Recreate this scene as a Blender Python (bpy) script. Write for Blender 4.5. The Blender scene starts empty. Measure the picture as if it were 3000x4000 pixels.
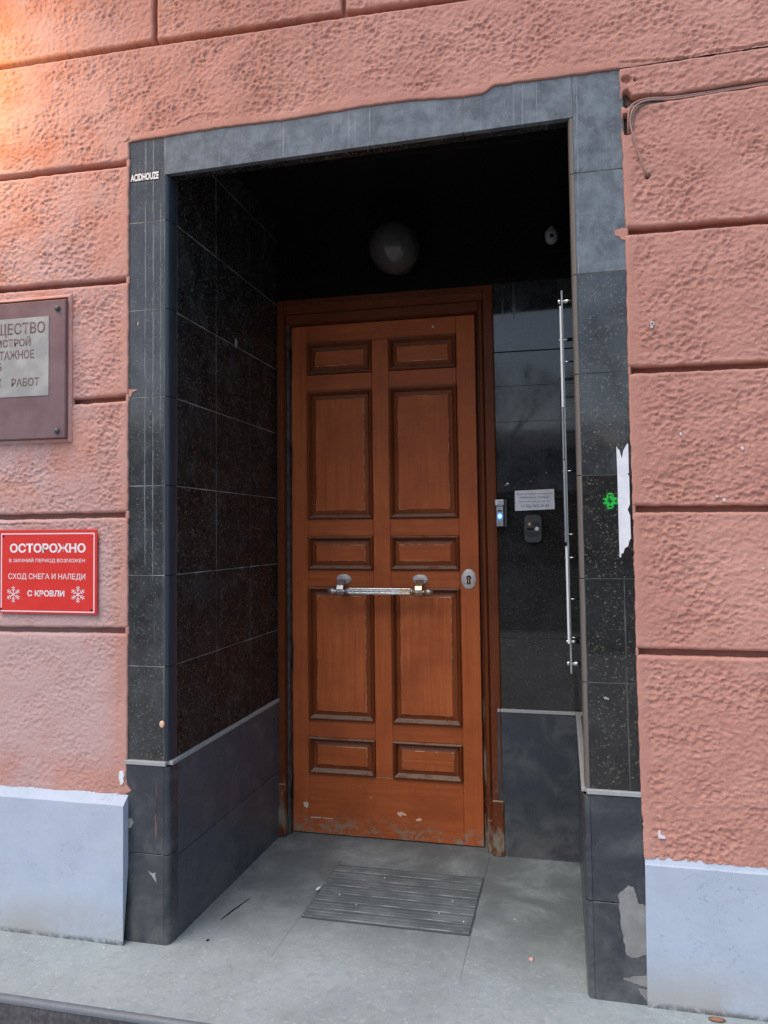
import bpy, bmesh, math, random
import numpy as np
from mathutils import Vector, Matrix

scene = bpy.context.scene
COL = scene.collection
random.seed(7)
R = math.radians

# ------------------------------------------------------------------ camera
cam_d = bpy.data.cameras.new('camera')
cam = bpy.data.objects.new('camera', cam_d); COL.objects.link(cam)
cam_d.sensor_fit = 'VERTICAL'; cam_d.sensor_height = 36.0; cam_d.sensor_width = 27.0
cam_d.lens = 27.105
cam_d.clip_start = 0.05; cam_d.clip_end = 500
_yaw, _pitch, _roll = R(12.9927), R(1.6564), R(-0.3999)
_f = Vector((-math.sin(_yaw)*math.cos(_pitch), math.cos(_yaw)*math.cos(_pitch), math.sin(_pitch)))
_r = Vector((math.cos(_yaw), math.sin(_yaw), 0)); _u = _r.cross(_f)
_r2 = _r*math.cos(_roll) + _u*math.sin(_roll); _u2 = _u*math.cos(_roll) - _r*math.sin(_roll)
cam.matrix_world = Matrix(((_r2.x, _u2.x, -_f.x, 1.3074), (_r2.y, _u2.y, -_f.y, -2.1540),
                           (_r2.z, _u2.z, -_f.z, 1.2538), (0, 0, 0, 1)))
scene.camera = cam

# ------------------------------------------------------------------ light
SUN_EL, SUN_AZ = 58.0, 205.0            # azimuth clockwise from +Y: soft light from the street side
world = bpy.data.worlds.new('World'); scene.world = world; world.use_nodes = True
wn = world.node_tree; wn.nodes.clear()
wo = wn.nodes.new('ShaderNodeOutputWorld'); wb = wn.nodes.new('ShaderNodeBackground')
sk = wn.nodes.new('ShaderNodeTexSky'); sk.sky_type = 'NISHITA'; sk.sun_disc = False
sk.sun_elevation = R(SUN_EL); sk.sun_rotation = R(SUN_AZ)
sk.air_density = 1.0; sk.dust_density = 2.4; sk.ozone_density = 1.0
wb.inputs['Strength'].default_value = 0.15
wn.links.new(sk.outputs[0], wb.inputs[0]); wn.links.new(wb.outputs[0], wo.inputs[0])
sun_d = bpy.data.lights.new('sun', 'SUN'); sun = bpy.data.objects.new('sun', sun_d); COL.objects.link(sun)
sun_d.energy = 0.95; sun_d.angle = R(45); sun_d.color = (1.0, 1.0, 0.97)
_sd = Vector((math.sin(R(SUN_AZ))*math.cos(R(SUN_EL)), math.cos(R(SUN_AZ))*math.cos(R(SUN_EL)), math.sin(R(SUN_EL))))
sun.rotation_euler = (-_sd).to_track_quat('-Z', 'Y').to_euler()
sun.location = (0, -10, 20)
scene.view_settings.view_transform = 'Standard'; scene.view_settings.look = 'None'
scene.view_settings.gamma = 1.0; scene.view_settings.use_curve_mapping = False
scene.view_settings.exposure = 0.52

# ------------------------------------------------------------------ materials
class NT:
    def __init__(s, name):
        s.m = bpy.data.materials.new(name); s.m.use_nodes = True; s.t = s.m.node_tree; s.t.nodes.clear()
        s.out = s.n('ShaderNodeOutputMaterial'); s.b = s.n('ShaderNodeBsdfPrincipled')
        s.l(s.b.outputs[0], s.out.inputs[0]); s._pos = None
    def n(s, typ, **kw):
        nd = s.t.nodes.new(typ)
        for k, v in kw.items(): setattr(nd, k, v)
        return nd
    def l(s, a, b): s.t.links.new(a, b)
    def set(s, k, v):
        if isinstance(v, bpy.types.NodeSocket): s.l(v, s.b.inputs[k])
        else: s.b.inputs[k].default_value = (*v, 1) if isinstance(v, tuple) and len(v) == 3 else v
    def pos(s):
        if s._pos is None: s._pos = s.n('ShaderNodeNewGeometry')
        return s._pos.outputs['Position']
    def normal(s):
        s.pos(); return s._pos.outputs['Normal']
    def xyz(s, v=None):
        nd = s.n('ShaderNodeSeparateXYZ'); s.l(v or s.pos(), nd.inputs[0]); return nd.outputs
    def map(s, sc, off=(0, 0, 0), v=None):
        nd = s.n('ShaderNodeMapping'); s.l(v or s.pos(), nd.inputs[0])
        nd.inputs['Scale'].default_value = sc; nd.inputs['Location'].default_value = off
        return nd.outputs[0]
    def noise(s, scale, detail=3, rough=.55, dist=0, v=None):
        nd = s.n('ShaderNodeTexNoise'); s.l(v or s.pos(), nd.inputs['Vector'])
        nd.inputs['Scale'].default_value = scale; nd.inputs['Detail'].default_value = detail
        nd.inputs['Roughness'].default_value = rough; nd.inputs['Distortion'].default_value = dist
        return nd.outputs[0]
    def voro(s, scale, out='Color', v=None, feature='F1'):
        nd = s.n('ShaderNodeTexVoronoi', feature=feature); s.l(v or s.pos(), nd.inputs['Vector'])
        nd.inputs['Scale'].default_value = scale
        return nd.outputs[out]
    def ramp(s, f, stops):
        nd = s.n('ShaderNodeValToRGB'); s.l(f, nd.inputs[0]); e = nd.color_ramp.elements
        while len(e) < len(stops): e.new(.5)
        for el, (p, c) in zip(e, stops):
            el.position = p; el.color = (*c, 1) if isinstance(c, tuple) else (c, c, c, 1)
        return nd.outputs[0]
    def step(s, f, a, b, o0=0., o1=1.):
        nd = s.n('ShaderNodeMapRange', interpolation_type='SMOOTHSTEP'); s.l(f, nd.inputs[0])
        for i, v in enumerate((a, b, o0, o1)): nd.inputs[i+1].default_value = v
        return nd.outputs[0]
    def math(s, op, a, b=0., c=None):
        nd = s.n('ShaderNodeMath', operation=op)
        for i, v in enumerate((a, b) if c is None else (a, b, c)):
            if isinstance(v, bpy.types.NodeSocket): s.l(v, nd.inputs[i])
            else: nd.inputs[i].default_value = v
        return nd.outputs[0]
    def mix(s, f, a, b, mode='MIX'):
        nd = s.n('ShaderNodeMix', data_type='RGBA', blend_type=mode)
        for i, v in ((0, f), (6, a), (7, b)):
            if isinstance(v, bpy.types.NodeSocket): s.l(v, nd.inputs[i])
            else: nd.inputs[i].default_value = (*v, 1) if isinstance(v, tuple) else v
        return nd.outputs[2]
    def bump(s, h, strength=.3, dist=.002):
        nd = s.n('ShaderNodeBump'); s.l(h, nd.inputs['Height'])
        nd.inputs['Strength'].default_value = strength; nd.inputs['Distance'].default_value = dist
        s.l(nd.outputs[0], s.b.inputs['Normal'])
    def rnd(s):
        return s.n('ShaderNodeObjectInfo').outputs['Random']

def m_stucco():
    k = NT('salmon stucco')
    base = k.mix(k.step(k.noise(3.2, 4), .35, .68), (.520, .245, .190), (.590, .302, .240))
    fine = k.noise(60, 4, .65)
    base = k.mix(k.step(fine, .3, .75, 0, .35), base, (.66, .375, .30))
    # sun-bleached, chalky patches on the left-hand side of the building
    base = k.mix(k.step(k.noise(1.7, 4, .6, v=k.map((1, 1, 1), (4, 2, 7))), .38, .66, 0, .5), base, (.445, .205, .158))
    x = k.xyz()[0]
    left = k.step(x, .25, -.45)
    zz = k.xyz()[2]
    low = k.math('MULTIPLY', k.step(zz, 1.55, 1.15), k.math('MULTIPLY', k.step(x, .0, -.10), k.step(k.math('ADD', zz, k.math('MULTIPLY', k.noise(14, 4), .12)), .555, .66)))
    fade = k.math('MAXIMUM', k.math('MULTIPLY', k.step(k.noise(5.5, 5, .6), .33, .60), left), k.math('MULTIPLY', low, k.step(k.noise(9, 4), .15, .5)))
    base = k.mix(k.math('MULTIPLY', fade, .75), base, (.565, .405, .395))
    dirt = k.step(k.noise(1, 4, .6, v=k.map((9, 9, 2.2))), .56, .78, 0, .35)
    base = k.mix(dirt, base, (.44, .185, .135))
    k.set('Base Color', base); k.set('Roughness', .9); k.set('Specular IOR Level', .12)
    h = k.math('ADD', k.noise(190, 4, .6), k.math('MULTIPLY', k.noise(75, 3), 1.2))
    k.bump(h, .75, .0018)
    return k.m

def m_granite(name='polished granite', dust=.10, streak=.0, rough=.045, lines=(), ior=1.55, film=0., flake=1.):
    k = NT(name)
    c1 = k.n('ShaderNodeSeparateColor'); k.l(k.voro(300), c1.inputs[0])
    c2 = k.n('ShaderNodeSeparateColor'); k.l(k.voro(165, v=k.map((1, 1, 1.5), (3, 1, 2))), c2.inputs[0])
    wob = k.step(k.noise(22, 3), .40, .68)
    f1 = k.math('MULTIPLY', k.step(c1.outputs[0], .74, .95), wob)
    f2 = k.math('MULTIPLY', k.step(c2.outputs[1], .80, .96), k.step(k.noise(140, 2), .47, .6))
    base = k.mix(k.noise(30, 3), (.006, .006, .007), (.020, .019, .018))
    base = k.mix(k.math('MULTIPLY', f1, .55*flake), base, (.115, .108, .082))
    base = k.mix(k.math('MULTIPLY', f2, .75*flake), base, (.17, .150, .098))
    k_r = k.rnd()
    base = k.mix(k.math('MULTIPLY', k.step(k_r, 0, 1), .25), base, (.022, .022, .024))
    grime = k.step(k.noise(7, 6, .65, .4), .38, .78)
    if streak:
        drip = k.step(k.noise(1, 3, .5, v=k.map((75, 75, 1.1))), .58, .72)
        drip = k.math('MULTIPLY', drip, k.step(k.noise(1, 3, v=k.map((4, 4, 2.5))), .35, .65))
        gr = k.math('ADD', k.math('MULTIPLY', grime, dust), k.math('MULTIPLY', drip, streak))
    else:
        gr = k.math('MULTIPLY', grime, dust)
    if lines:      # dried run-off lines left by rain water
        px = k.xyz()
        for x0, z0, z1, a in lines:
            wob = k.math('MULTIPLY', k.math('SUBTRACT', k.noise(1, 3, .6, v=k.map((0, 0, 9), (x0*50, 0, 0))), .5), .010)
            dx = k.math('ABSOLUTE', k.math('SUBTRACT', k.math('SUBTRACT', px[0], x0), wob))
            ln = k.math('MULTIPLY', k.step(dx, .0019, .0006), k.math('MULTIPLY', k.step(px[2], z0-.03, z0+.05), k.step(px[2], z1+.03, z1-.05)))
            gr = k.math('MAXIMUM', gr, k.math('MULTIPLY', k.math('MULTIPLY', ln, a), k.step(k.noise(1, 3, v=k.map((40, 40, 16), (x0*9, 0, 0))), .3, .55)))
    base = k.mix(gr, base, (.235, .27, .295))
    if film:  # pale veil painting the sky's reflection into the colour of the upper tiles
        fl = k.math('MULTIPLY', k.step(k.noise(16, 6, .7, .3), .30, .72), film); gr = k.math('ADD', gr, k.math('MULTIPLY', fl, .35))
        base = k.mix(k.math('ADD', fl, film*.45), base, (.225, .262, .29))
    k.set('Base Color', base)
    k.set('Roughness', k.math('ADD', k.math('MULTIPLY', gr, .55), rough))
    k.set('IOR', ior)
    k.bump(k.noise(9, 2), .02, .002)
    return k.m

def m_honed(name='honed granite', ior=1.5, g=1.):
    k = NT(name)
    base = k.mix(k.noise(300, 2), (.032*g, .038*g, .048*g), (.068*g, .079*g, .095*g))
    base = k.mix(k.step(k.noise(9, 6, .65, .6), .42, .80, 0, .55), base, (.17, .18, .183))
    z = k.xyz()[2]
    low = k.math('MULTIPLY', k.step(z, .30, .03), k.step(k.noise(11, 6, .68, .5), .32, .64))
    base = k.mix(k.math('MULTIPLY', low, .4), base, (.20, .20, .185))
    k.set('Base Color', base); k.set('Roughness', k.step(k.noise(8, 4), .3, .8, .20, .48)); k.set('IOR', ior)
    k.bump(k.noise(500, 2), .08, .0006)
    return k.m

def m_bead(name, a, b, r):
    k = NT(name)
    k.set('Base Color', k.mix(k.noise(1, 4, v=k.map((60, 60, 7))), a, b)); k.set('Roughness', r); k.set('IOR', 1.5)
    k.bump(k.noise(120, 3), .15, .001)
    return k.m

def m_simple(name, c, rough=.5, metal=0., c2=None, ns=40, bump=0., bs=200, spec=None):
    k = NT(name)
    if c2: k.set('Base Color', k.mix(k.step(k.noise(ns, 5, .6), .35, .7), c, c2))
    else: k.set('Base Color', k.mix(k.noise(ns, 3), c, tuple(v*.86 for v in c)))
    k.set('Roughness', rough); k.set('Metallic', metal)
    if spec is not None: k.set('Specular IOR Level', spec)
    if bump: k.bump(k.noise(bs, 4, .6), bump, .001)
    return k.m

def m_plinth():
    k = NT('white plinth paint')
    base = k.mix(k.step(k.noise(7, 5, .6), .3, .7), (.415, .485, .58), (.47, .54, .635))
    base = k.mix(k.step(k.noise(1, 5, .7, .4, v=k.map((9, 9, 26))), .52, .74, 0, .28), base, (.37, .40, .44))
    vein = k.math('ABSOLUTE', k.math('SUBTRACT', k.noise(9, 4, .6, 1.2, v=k.map((1, 1, 1.8), (2, 0, 5))), .5))
    base = k.mix(k.math('MULTIPLY', k.step(vein, .007, .0015), k.step(k.noise(5, 3), .50, .66)), base, (.31, .34, .39))
    base = k.mix(k.step(k.noise(42, 3, .6), .66, .73, 0, .5), base, (.30, .32, .33))
    z = k.xyz()[2]
    base = k.mix(k.math('MULTIPLY', k.step(z, .19, .02), k.step(k.noise(8, 5, .65), .25, .6)), base, (.40, .395, .38))
    base = k.mix(k.math('MULTIPLY', k.step(z, .040, .022), k.step(k.noise(60, 4, .65), .3, .6)), base, (.14, .145, .145))
    k.set('Base Color', base); k.set('Roughness', .6)
    k.bump(k.math('ADD', k.noise(45, 4, .6), k.noise(14, 3)), .45, .0025)
    return k.m

def m_floor():
    k = NT('worn grey stone')
    base = k.mix(k.step(k.noise(2.6, 5, .6), .3, .72), (.28, .33, .335), (.375, .435, .44))
    base = k.mix(k.step(k.noise(260, 3, .7), .42, .72, 0, .5), base, (.50, .505, .50))
    base = k.mix(k.step(k.noise(150, 2, .6, v=k.map((1, 1, 1), (5, 2, 0))), .56, .76, 0, .45), base, (.24, .25, .245))
    base = k.mix(k.step(k.noise(38, 5, .7, .6), .44, .70, 0, .42), base, (.22, .245, .245))
    base = k.mix(k.step(k.noise(24, 5, .7, .3, v=k.map((1, 1, 1), (3, 7, 0))), .55, .78, 0, .35), base, (.50, .52, .52))
    sp = k.n('ShaderNodeSeparateColor'); k.l(k.voro(120), sp.inputs[0])
    base = k.mix(k.step(sp.outputs[0], .93, .97, 0, .55), base, (.50, .50, .49))
    base = k.mix(k.step(k.noise(7, 6, .65, .5), .52, .8, 0, .4), base, (.27, .285, .275))
    y = k.xyz()[1]
    inward = k.math('MULTIPLY', k.step(y, -.06, .42), k.step(k.noise(4.5, 5, .65, .4), .15, .62))  # darker towards the back of the recess
    base = k.mix(k.math('MULTIPLY', inward, .86), base, (.105, .124, .128))
    base = k.mix(k.math('MULTIPLY', k.rnd(), .14), base, (.25, .26, .255))
    k.set('Base Color', base); k.set('Roughness', k.step(k.noise(5, 4), .3, .7, .55, .75)); k.set('Specular IOR Level', .35)
    k.bump(k.noise(220, 4, .65), .3, .0012)
    return k.m

def m_wood(name, axis, tint=1., foot=.10):
    k = NT(name)
    sc = {'z': (55, 55, 2.2), 'x': (2.2, 55, 55)}[axis]
    off = k.n('ShaderNodeVectorMath', operation='ADD'); k.l(k.pos(), off.inputs[0])
    rn = k.n('ShaderNodeCombineXYZ'); r0 = k.math('MULTIPLY', k.rnd(), 7.3)
    for i in range(3): k.l(r0, rn.inputs[i])
    k.l(rn.outputs[0], off.inputs[1])
    v = k.map(sc, v=off.outputs[0])
    g = k.noise(1.0, 6, .62, .8, v=v)
    sc2 = {'z': (230, 230, 6), 'x': (6, 230, 230)}[axis]
    g2 = k.noise(1, 3, .6, v=k.map(sc2, v=off.outputs[0]))
    t = lambda c: tuple(q*tint for q in c)
    base = k.ramp(g, [(.25, t((.325, .073, .0220))), (.48, t((.415, .103, .0305))), (.72, t((.490, .142, .046)))])
    base = k.mix(k.step(g2, .50, .72, 0, .38), base, t((.24, .052, .016)))
    base = k.mix(k.math('MULTIPLY', k.rnd(), .40), base, t((.33, .074, .020)))
    blot = k.step(k.noise(5, 5, .65, .3), .42, .70, 0, .62)
    base = k.mix(blot, base, t((.26, .062, .021)))
    nz = k.xyz(k.normal())[2]; z = k.xyz()[2]
    # dust and bleached varnish lying on upward ledges
    dust = k.math('MULTIPLY', k.step(nz, .2, .7), k.step(k.noise(26, 5, .65), .26, .52))
    base = k.mix(k.math('MULTIPLY', dust, .8), base, (.32, .24, .18))
    # bare, greyed timber at the foot of the door
    wear = k.math('MULTIPLY', k.step(z, foot, .0), k.step(k.noise(1, 5, .7, v=k.map((24, 24, 40 if foot < .2 else 9))), .46, .62))
    base = k.mix(k.math('MULTIPLY', wear, .85), base, (.27, .245, .185))
    chip = k.math('MULTIPLY', k.step(z, .30, .12), k.step(k.noise(1, 4, .6, v=k.map((14, 14, 38), (4, 0, 9))), .655, .69))
    base = k.mix(chip, base, (.46, .26, .12))
    k.set('Base Color', base); k.set('Roughness', k.step(g, .3, .7, .40, .58)); k.set('Specular IOR Level', .20)
    k.bump(k.math('ADD', g2, g), .12, .0012)
    return k.m

def m_worn():
    k = NT('worn panel arris')
    f = k.step(k.noise(1, 4, .65, v=k.map((16, 16, 16))), .47, .60)
    k.set('Base Color', k.mix(f, (.30, .085, .026), (.62, .33, .16))); k.set('Roughness', .6)
    return k.m

def m_emit(name, c, s):
    k = NT(name); k.set('Base Color', (.02, .02, .02)); k.set('Emission Color', c); k.set('Emission Strength', s)
    return k.m

def m_glass(name, c, rough=.05, trans=1., ior=1.49):
    k = NT(name); k.set('Base Color', c); k.set('Roughness', rough); k.set('Transmission Weight', trans); k.set('IOR', ior)
    return k.m

def m_wornmetal():
    k = NT('worn nickel plate')
    x = k.xyz()[0]
    brass = k.math('MULTIPLY', k.step(x, .64, .70), k.step(k.noise(60, 4), .38, .58))
    base = k.mix(k.step(k.noise(90, 4), .35, .7), (.66, .66, .65), (.54, .53, .51))
    base = k.mix(brass, base, (.58, .36, .16))
    k.set('Base Color', base); k.set('Metallic', .75); k.set('Roughness', k.step(k.noise(50, 4), .3, .7, .2, .42))
    k.bump(k.noise(200, 2), .05, .0004)
    return k.m

M = dict(
    stucco=m_stucco(), granite=m_granite('polished granite', .05, rough=.012, film=.02), weathered=m_granite('weathered granite with sky sheen', .16, .12, film=.09), reveal=m_granite('dull granite', .10, .0, .24, ior=1.2, flake=1.7), upper=m_simple('shaded granite', (.0045, .0045, .006), .35, c2=(.011, .011, .013), ns=60, spec=.2), soffit=m_simple('soffit with painted shade', (.0035, .0035, .004), .5), lintel=m_granite('rain streaked granite with sky sheen', .25, .34, film=.50, lines=((1.362, 1.78, 2.6, .6), (1.19, 2.3, 2.6, .5), (1.215, 2.3, 2.6, .5), (1.255, 2.3, 2.6, .45), (.30, 2.3, 2.6, .4))),
    mirror=m_granite('dusty polished granite', .16, .20, rough=.03, film=.05, flake=.5), backwall=m_granite('fine black granite', .05, rough=.03, flake=.4), pier=m_granite('granite with drip marks', .14, .20, film=.10, lines=((.052, 1.16, 2.6, .75), (.079, 1.12, 2.6, .8), (.104, 1.55, 2.3, .55))), honed=m_honed(g=.74), honed_side=m_honed('honed granite of the reveal', 1.25, 1.5),
    bead_l=m_bead('honed edge with sky tint', (.026, .032, .044), (.050, .060, .076), .30),  # left edge: bluish sky reflection mixed into the base colour
    bead_r=m_bead('edge with brown reflection tint', (.10, .082, .072), (.19, .165, .14), .6),  # right edge: brown reflection of the surroundings put into its colour
    ledge=m_bead('light stone trim', (.30, .31, .30), (.42, .43, .42), .6),
    bed=m_simple('dark slab bed', (.05, .052, .052), .95), grout=m_simple('grey grout', (.13, .13, .128), .9, c2=(.48, .48, .46), ns=7),
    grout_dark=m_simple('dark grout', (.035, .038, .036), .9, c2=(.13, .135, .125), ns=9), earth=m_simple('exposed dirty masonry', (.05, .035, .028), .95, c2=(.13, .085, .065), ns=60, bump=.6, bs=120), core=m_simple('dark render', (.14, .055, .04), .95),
    dark=m_simple('dark mortar', (.012, .012, .013), .8),
    plinth=m_plinth(),
    floor=m_floor(), riser=m_simple('dark step stone', (.055, .055, .062), .45, c2=(.12, .115, .115), ns=60, bump=.2),
    nosing=m_bead('step nosing', (.10, .115, .135), (.17, .185, .20), .4),
    wood_v=m_wood('varnished oak upright', 'z', 1.24), wood_h=m_wood('varnished oak crosswise', 'x', 1.14), bevel=m_wood('stained bevel timber', 'z', .66), worn=m_worn(),
    frame_v=m_wood('frame timber upright', 'z', .38, .42), frame_h=m_wood('frame timber crosswise', 'x', .40),
    mould_v=m_wood('moulding timber', 'z', .48), gap=m_wood('rebate timber with painted shade', 'z', .16, .9),
    metal=m_wornmetal(), steel=m_simple('bright steel', (.72, .72, .72), .18, 1.), rebate=m_simple('grey brown rebate', (.035, .030, .028), .7, c2=(.10, .088, .08), ns=30), iron=m_simple('dark iron', (.018, .017, .017), .5, .3),
    plate=m_simple('dull lock plate', (.66, .61, .59), .45, .25, c2=(.50, .46, .44), ns=110, bump=.3),
    brass=m_simple('old brass', (.55, .33, .15), .35, .9), black=m_simple('black gap', (.004, .004, .004), .9),
    panelmetal=m_simple('dark grey plastic casing', (.045, .048, .05), .45, .0, bump=.1, bs=600),
    plastic_dark=m_simple('black plastic', (.02, .02, .021), .35), white=m_simple('white plastic', (.72, .72, .74), .4),
    dome=m_simple('yellowed dusty plastic', (.34, .32, .32), .6), paper=m_simple('white paper', (.70, .70, .74), .8, c2=(.80, .80, .82), ns=30), ink=m_simple('print ink', (.16, .15, .17), .8),
    silver=m_simple('silver casing', (.55, .56, .58), .3, .8), blue=m_emit('blue reader light', (.03, .12, 1.), 3.2),
    cyan=m_emit('pale blue lamp core', (.12, .42, 1.), 4.5),
    red=m_simple('red sign face', (.67, .030, .022), .38, c2=(.72, .036, .026), ns=20), signwhite=m_simple('white sign print', (.84, .83, .84), .5),
    plaque=m_simple('maroon cast plaque', (.155, .085, .092), .48, c2=(.205, .125, .130), ns=11, bump=.15, bs=300),
    inset=m_simple('weathered metal inset', (.31, .31, .295), .5, .2, c2=(.44, .435, .41), ns=12),
    plaqueink=m_simple('purple brown lettering', (.105, .056, .065), .6, c2=(.19, .125, .13), ns=45),
    bolt=m_simple('painted bolt', (.11, .125, .13), .5, .3), cable=m_simple('painted cable', (.42, .235, .195), .6, c2=(.30, .22, .20), ns=25),
    cable_dark=m_simple('grey cable', (.20, .17, .155), .6), cream=m_simple('cream plastic', (.72, .60, .46), .6),
    peach=m_simple('peach gum', (.80, .52, .34), .6), pink=m_simple('pale pink petal', (.80, .45, .42), .7), rust=m_simple('rusty flake', (.32, .16, .09), .9),
    graystain=m_simple('dried plaster film', (.22, .215, .205), .85, c2=(.29, .285, .28), ns=25),
    globe=m_simple('dusty smoked globe', (.046, .042, .040), .08, c2=(.080, .074, .071), ns=9), acrylic=m_glass('clear acrylic', (.80, .86, .86), .03, 1.),
    acr_edge=m_simple('frosted acrylic edge', (.30, .33, .34), .35), rubber=m_simple('dusty rubber', (.095, .11, .112), .8, c2=(.165, .18, .182), ns=9, bump=.3),
    ribedge=m_simple('scuffed rib edge', (.10, .11, .112), .75, c2=(.34, .36, .36), ns=13), rubber_dark=m_simple('dirty rubber', (.085, .092, .093), .9), asphalt=m_simple('asphalt', (.05, .05, .05), .9, c2=(.07, .07, .07), ns=30),
    paving=m_simple('pale paving', (.30, .30, .29), .85, c2=(.37, .37, .36), ns=3), house=m_simple('far house render', (.46, .43, .37), .9, c2=(.52, .49, .42), ns=.6), house2=m_simple('far house brick', (.20, .10, .075), .9, c2=(.25, .14, .10), ns=.8),
    roof=m_simple('far roof', (.08, .08, .085), .7), pane=m_simple('far window pane', (.02, .025, .03), .1),
    bark=m_simple('bark', (.06, .05, .04), .9), green=m_emit('green cross light', (.02, 1., .12), 9.), warm=m_emit('warm shop window', (1., .42, .08), 6.),
    added_lantern_glow=m_emit('added lantern glow', (1., .42, .08), 18.),
)

# ------------------------------------------------------------------ mesh helpers
class MB:
    def __init__(s): s.v = []; s.f = []; s.smooth = []
    def add(s, vs, fs, smooth=False):
        o = len(s.v); s.v += [tuple(map(float, p)) for p in vs]; s.f += [tuple(i+o for i in f) for f in fs]
        s.smooth += [smooth]*len(fs); return s
    def convex(s, vs, fs):
        c = np.mean(np.array(vs, float), 0); out = []
        A = np.array(vs, float)
        for f in fs:
            p = A[list(f)]; n = np.zeros(3)
            for i in range(len(p)): n += np.cross(p[i], p[(i+1) % len(p)])
            out.append(tuple(f) if np.dot(n, p.mean(0)-c) >= 0 else tuple(reversed(f)))
        return s.add(vs, out)
    def cbox(s, x0, x1, y0, y1, z0, z1, c=.001):
        lo, hi = (x0, y0, z0), (x1, y1, z1); V = []; idx = {}
        for sx in (0, 1):
            for sy in (0, 1):
                for sz in (0, 1):
                    S = (sx, sy, sz)
                    for a in range(3):
                        p = [(hi[i] if S[i] else lo[i]) if i == a else ((hi[i]-c) if S[i] else (lo[i]+c)) for i in range(3)]
                        idx[S, a] = len(V); V.append(p)
        F = []
        for a in range(3):
            b, d = (a+1) % 3, (a+2) % 3
            for sg in (0, 1):
                q = []
                for (p, r) in ((0, 0), (1, 0), (1, 1), (0, 1)):
                    S = [0]*3; S[a] = sg; S[b] = p; S[d] = r; q.append(idx[tuple(S), a])
                F.append(q)
            for sb in (0, 1):
                for sd in (0, 1):
                    def S_(e):
                        S = [0]*3; S[a] = e; S[b] = sb; S[d] = sd; return tuple(S)
                    F.append([idx[S_(0), b], idx[S_(1), b], idx[S_(1), d], idx[S_(0), d]])
        for sx in (0, 1):
            for sy in (0, 1):
                for sz in (0, 1): F.append([idx[(sx, sy, sz), a] for a in range(3)])
        return s.convex(V, F)
    def slab(s, quad, n, depth, c=.001):
        """four corners of the face, outward normal n; chamfered front, sides, no back"""
        q = [Vector(p) for p in quad]; n = Vector(n).normalized(); cen = sum(q, Vector())/4
        front = []
        for i in range(4):
            e1 = (q[i-1]-q[i]).normalized(); e2 = (q[(i+1) % 4]-q[i]).normalized()
            front.append(q[i] + e1*c + e2*c)
        V = front + [p - n*c for p in q] + [p - n*depth for p in q]
        F = [(0, 1, 2, 3)] + [(i, (i+1) % 4, 4+(i+1) % 4, 4+i) for i in range(4)] + [(4+i, 4+(i+1) % 4, 8+(i+1) % 4, 8+i) for i in range(4)]
        return s.convex(V, F)
    def ring(s, x0, x1, z0, z1, prof, cap=False):
        """mitred profile round a rectangle in the XZ plane; prof = (inset, y)"""
        V = []
        for d, y in prof: V += [(x0+d, y, z0+d), (x1-d, y, z0+d), (x1-d, y, z1-d), (x0+d, y, z1-d)]
        F = []
        for k in range(len(prof)-1):
            for i in range(4): F.append((4*k+i, 4*k+(i+1) % 4, 4*k+4+(i+1) % 4, 4*k+4+i))
        if cap:
            o = 4*(len(prof)-1); F.append((o, o+1, o+2, o+3))
        return s.add(V, F)
    def tube(s, pts, r, n=8, smooth=True):
        pts = [Vector(p) for p in pts]; V = []; F = []; up = None
        rs = r if isinstance(r, (list, tuple)) else [r]*len(pts)
        for i, p in enumerate(pts):
            t = (pts[min(i+1, len(pts)-1)] - pts[max(i-1, 0)]).normalized()
            if up is None: up = t.orthogonal().normalized()
            up = (up - t*up.dot(t)).normalized(); b = t.cross(up)
            for k in range(n):
                a = 2*math.pi*k/n; V.append(p + (up*math.cos(a) + b*math.sin(a))*rs[i])
        for i in range(len(pts)-1):
            for k in range(n): F.append((i*n+k, i*n+(k+1) % n, (i+1)*n+(k+1) % n, (i+1)*n+k))
        F += [tuple(reversed(range(n))), tuple((len(pts)-1)*n+k for k in range(n))]
        return s.add(V, F, smooth)
    def lathe(s, prof, c, axis='y', n=24, sx=1., sz=1., smooth=True, cap=True):
        """prof = (radius, offset along axis)"""
        V = []; F = []
        for r, h in prof:
            for k in range(n):
                a = 2*math.pi*k/n; p, q = r*math.cos(a)*sx, r*math.sin(a)*sz
                V.append({'y': (c[0]+p, c[1]+h, c[2]+q), 'z': (c[0]+p, c[1]+q, c[2]+h), 'x': (c[0]+h, c[1]+p, c[2]+q)}[axis])
        m = len(prof)
        for i in range(m-1):
            for k in range(n): F.append((i*n+k, i*n+(k+1) % n, (i+1)*n+(k+1) % n, (i+1)*n+k))
        if cap: F += [tuple(range(n)), tuple((m-1)*n+k for k in reversed(range(n)))]
        return s.add(V, F, smooth)
    def poly(s, pts, y0, y1):
        """flat shape in XZ with thickness"""
        n = len(pts); V = [(p[0], y0, p[1]) for p in pts] + [(p[0], y1, p[1]) for p in pts]
        F = [tuple(range(n)), tuple(reversed(range(n, 2*n)))] + [(i, i+n, (i+1) % n+n, (i+1) % n) for i in range(n)]
        return s.add(V, F)

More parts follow.
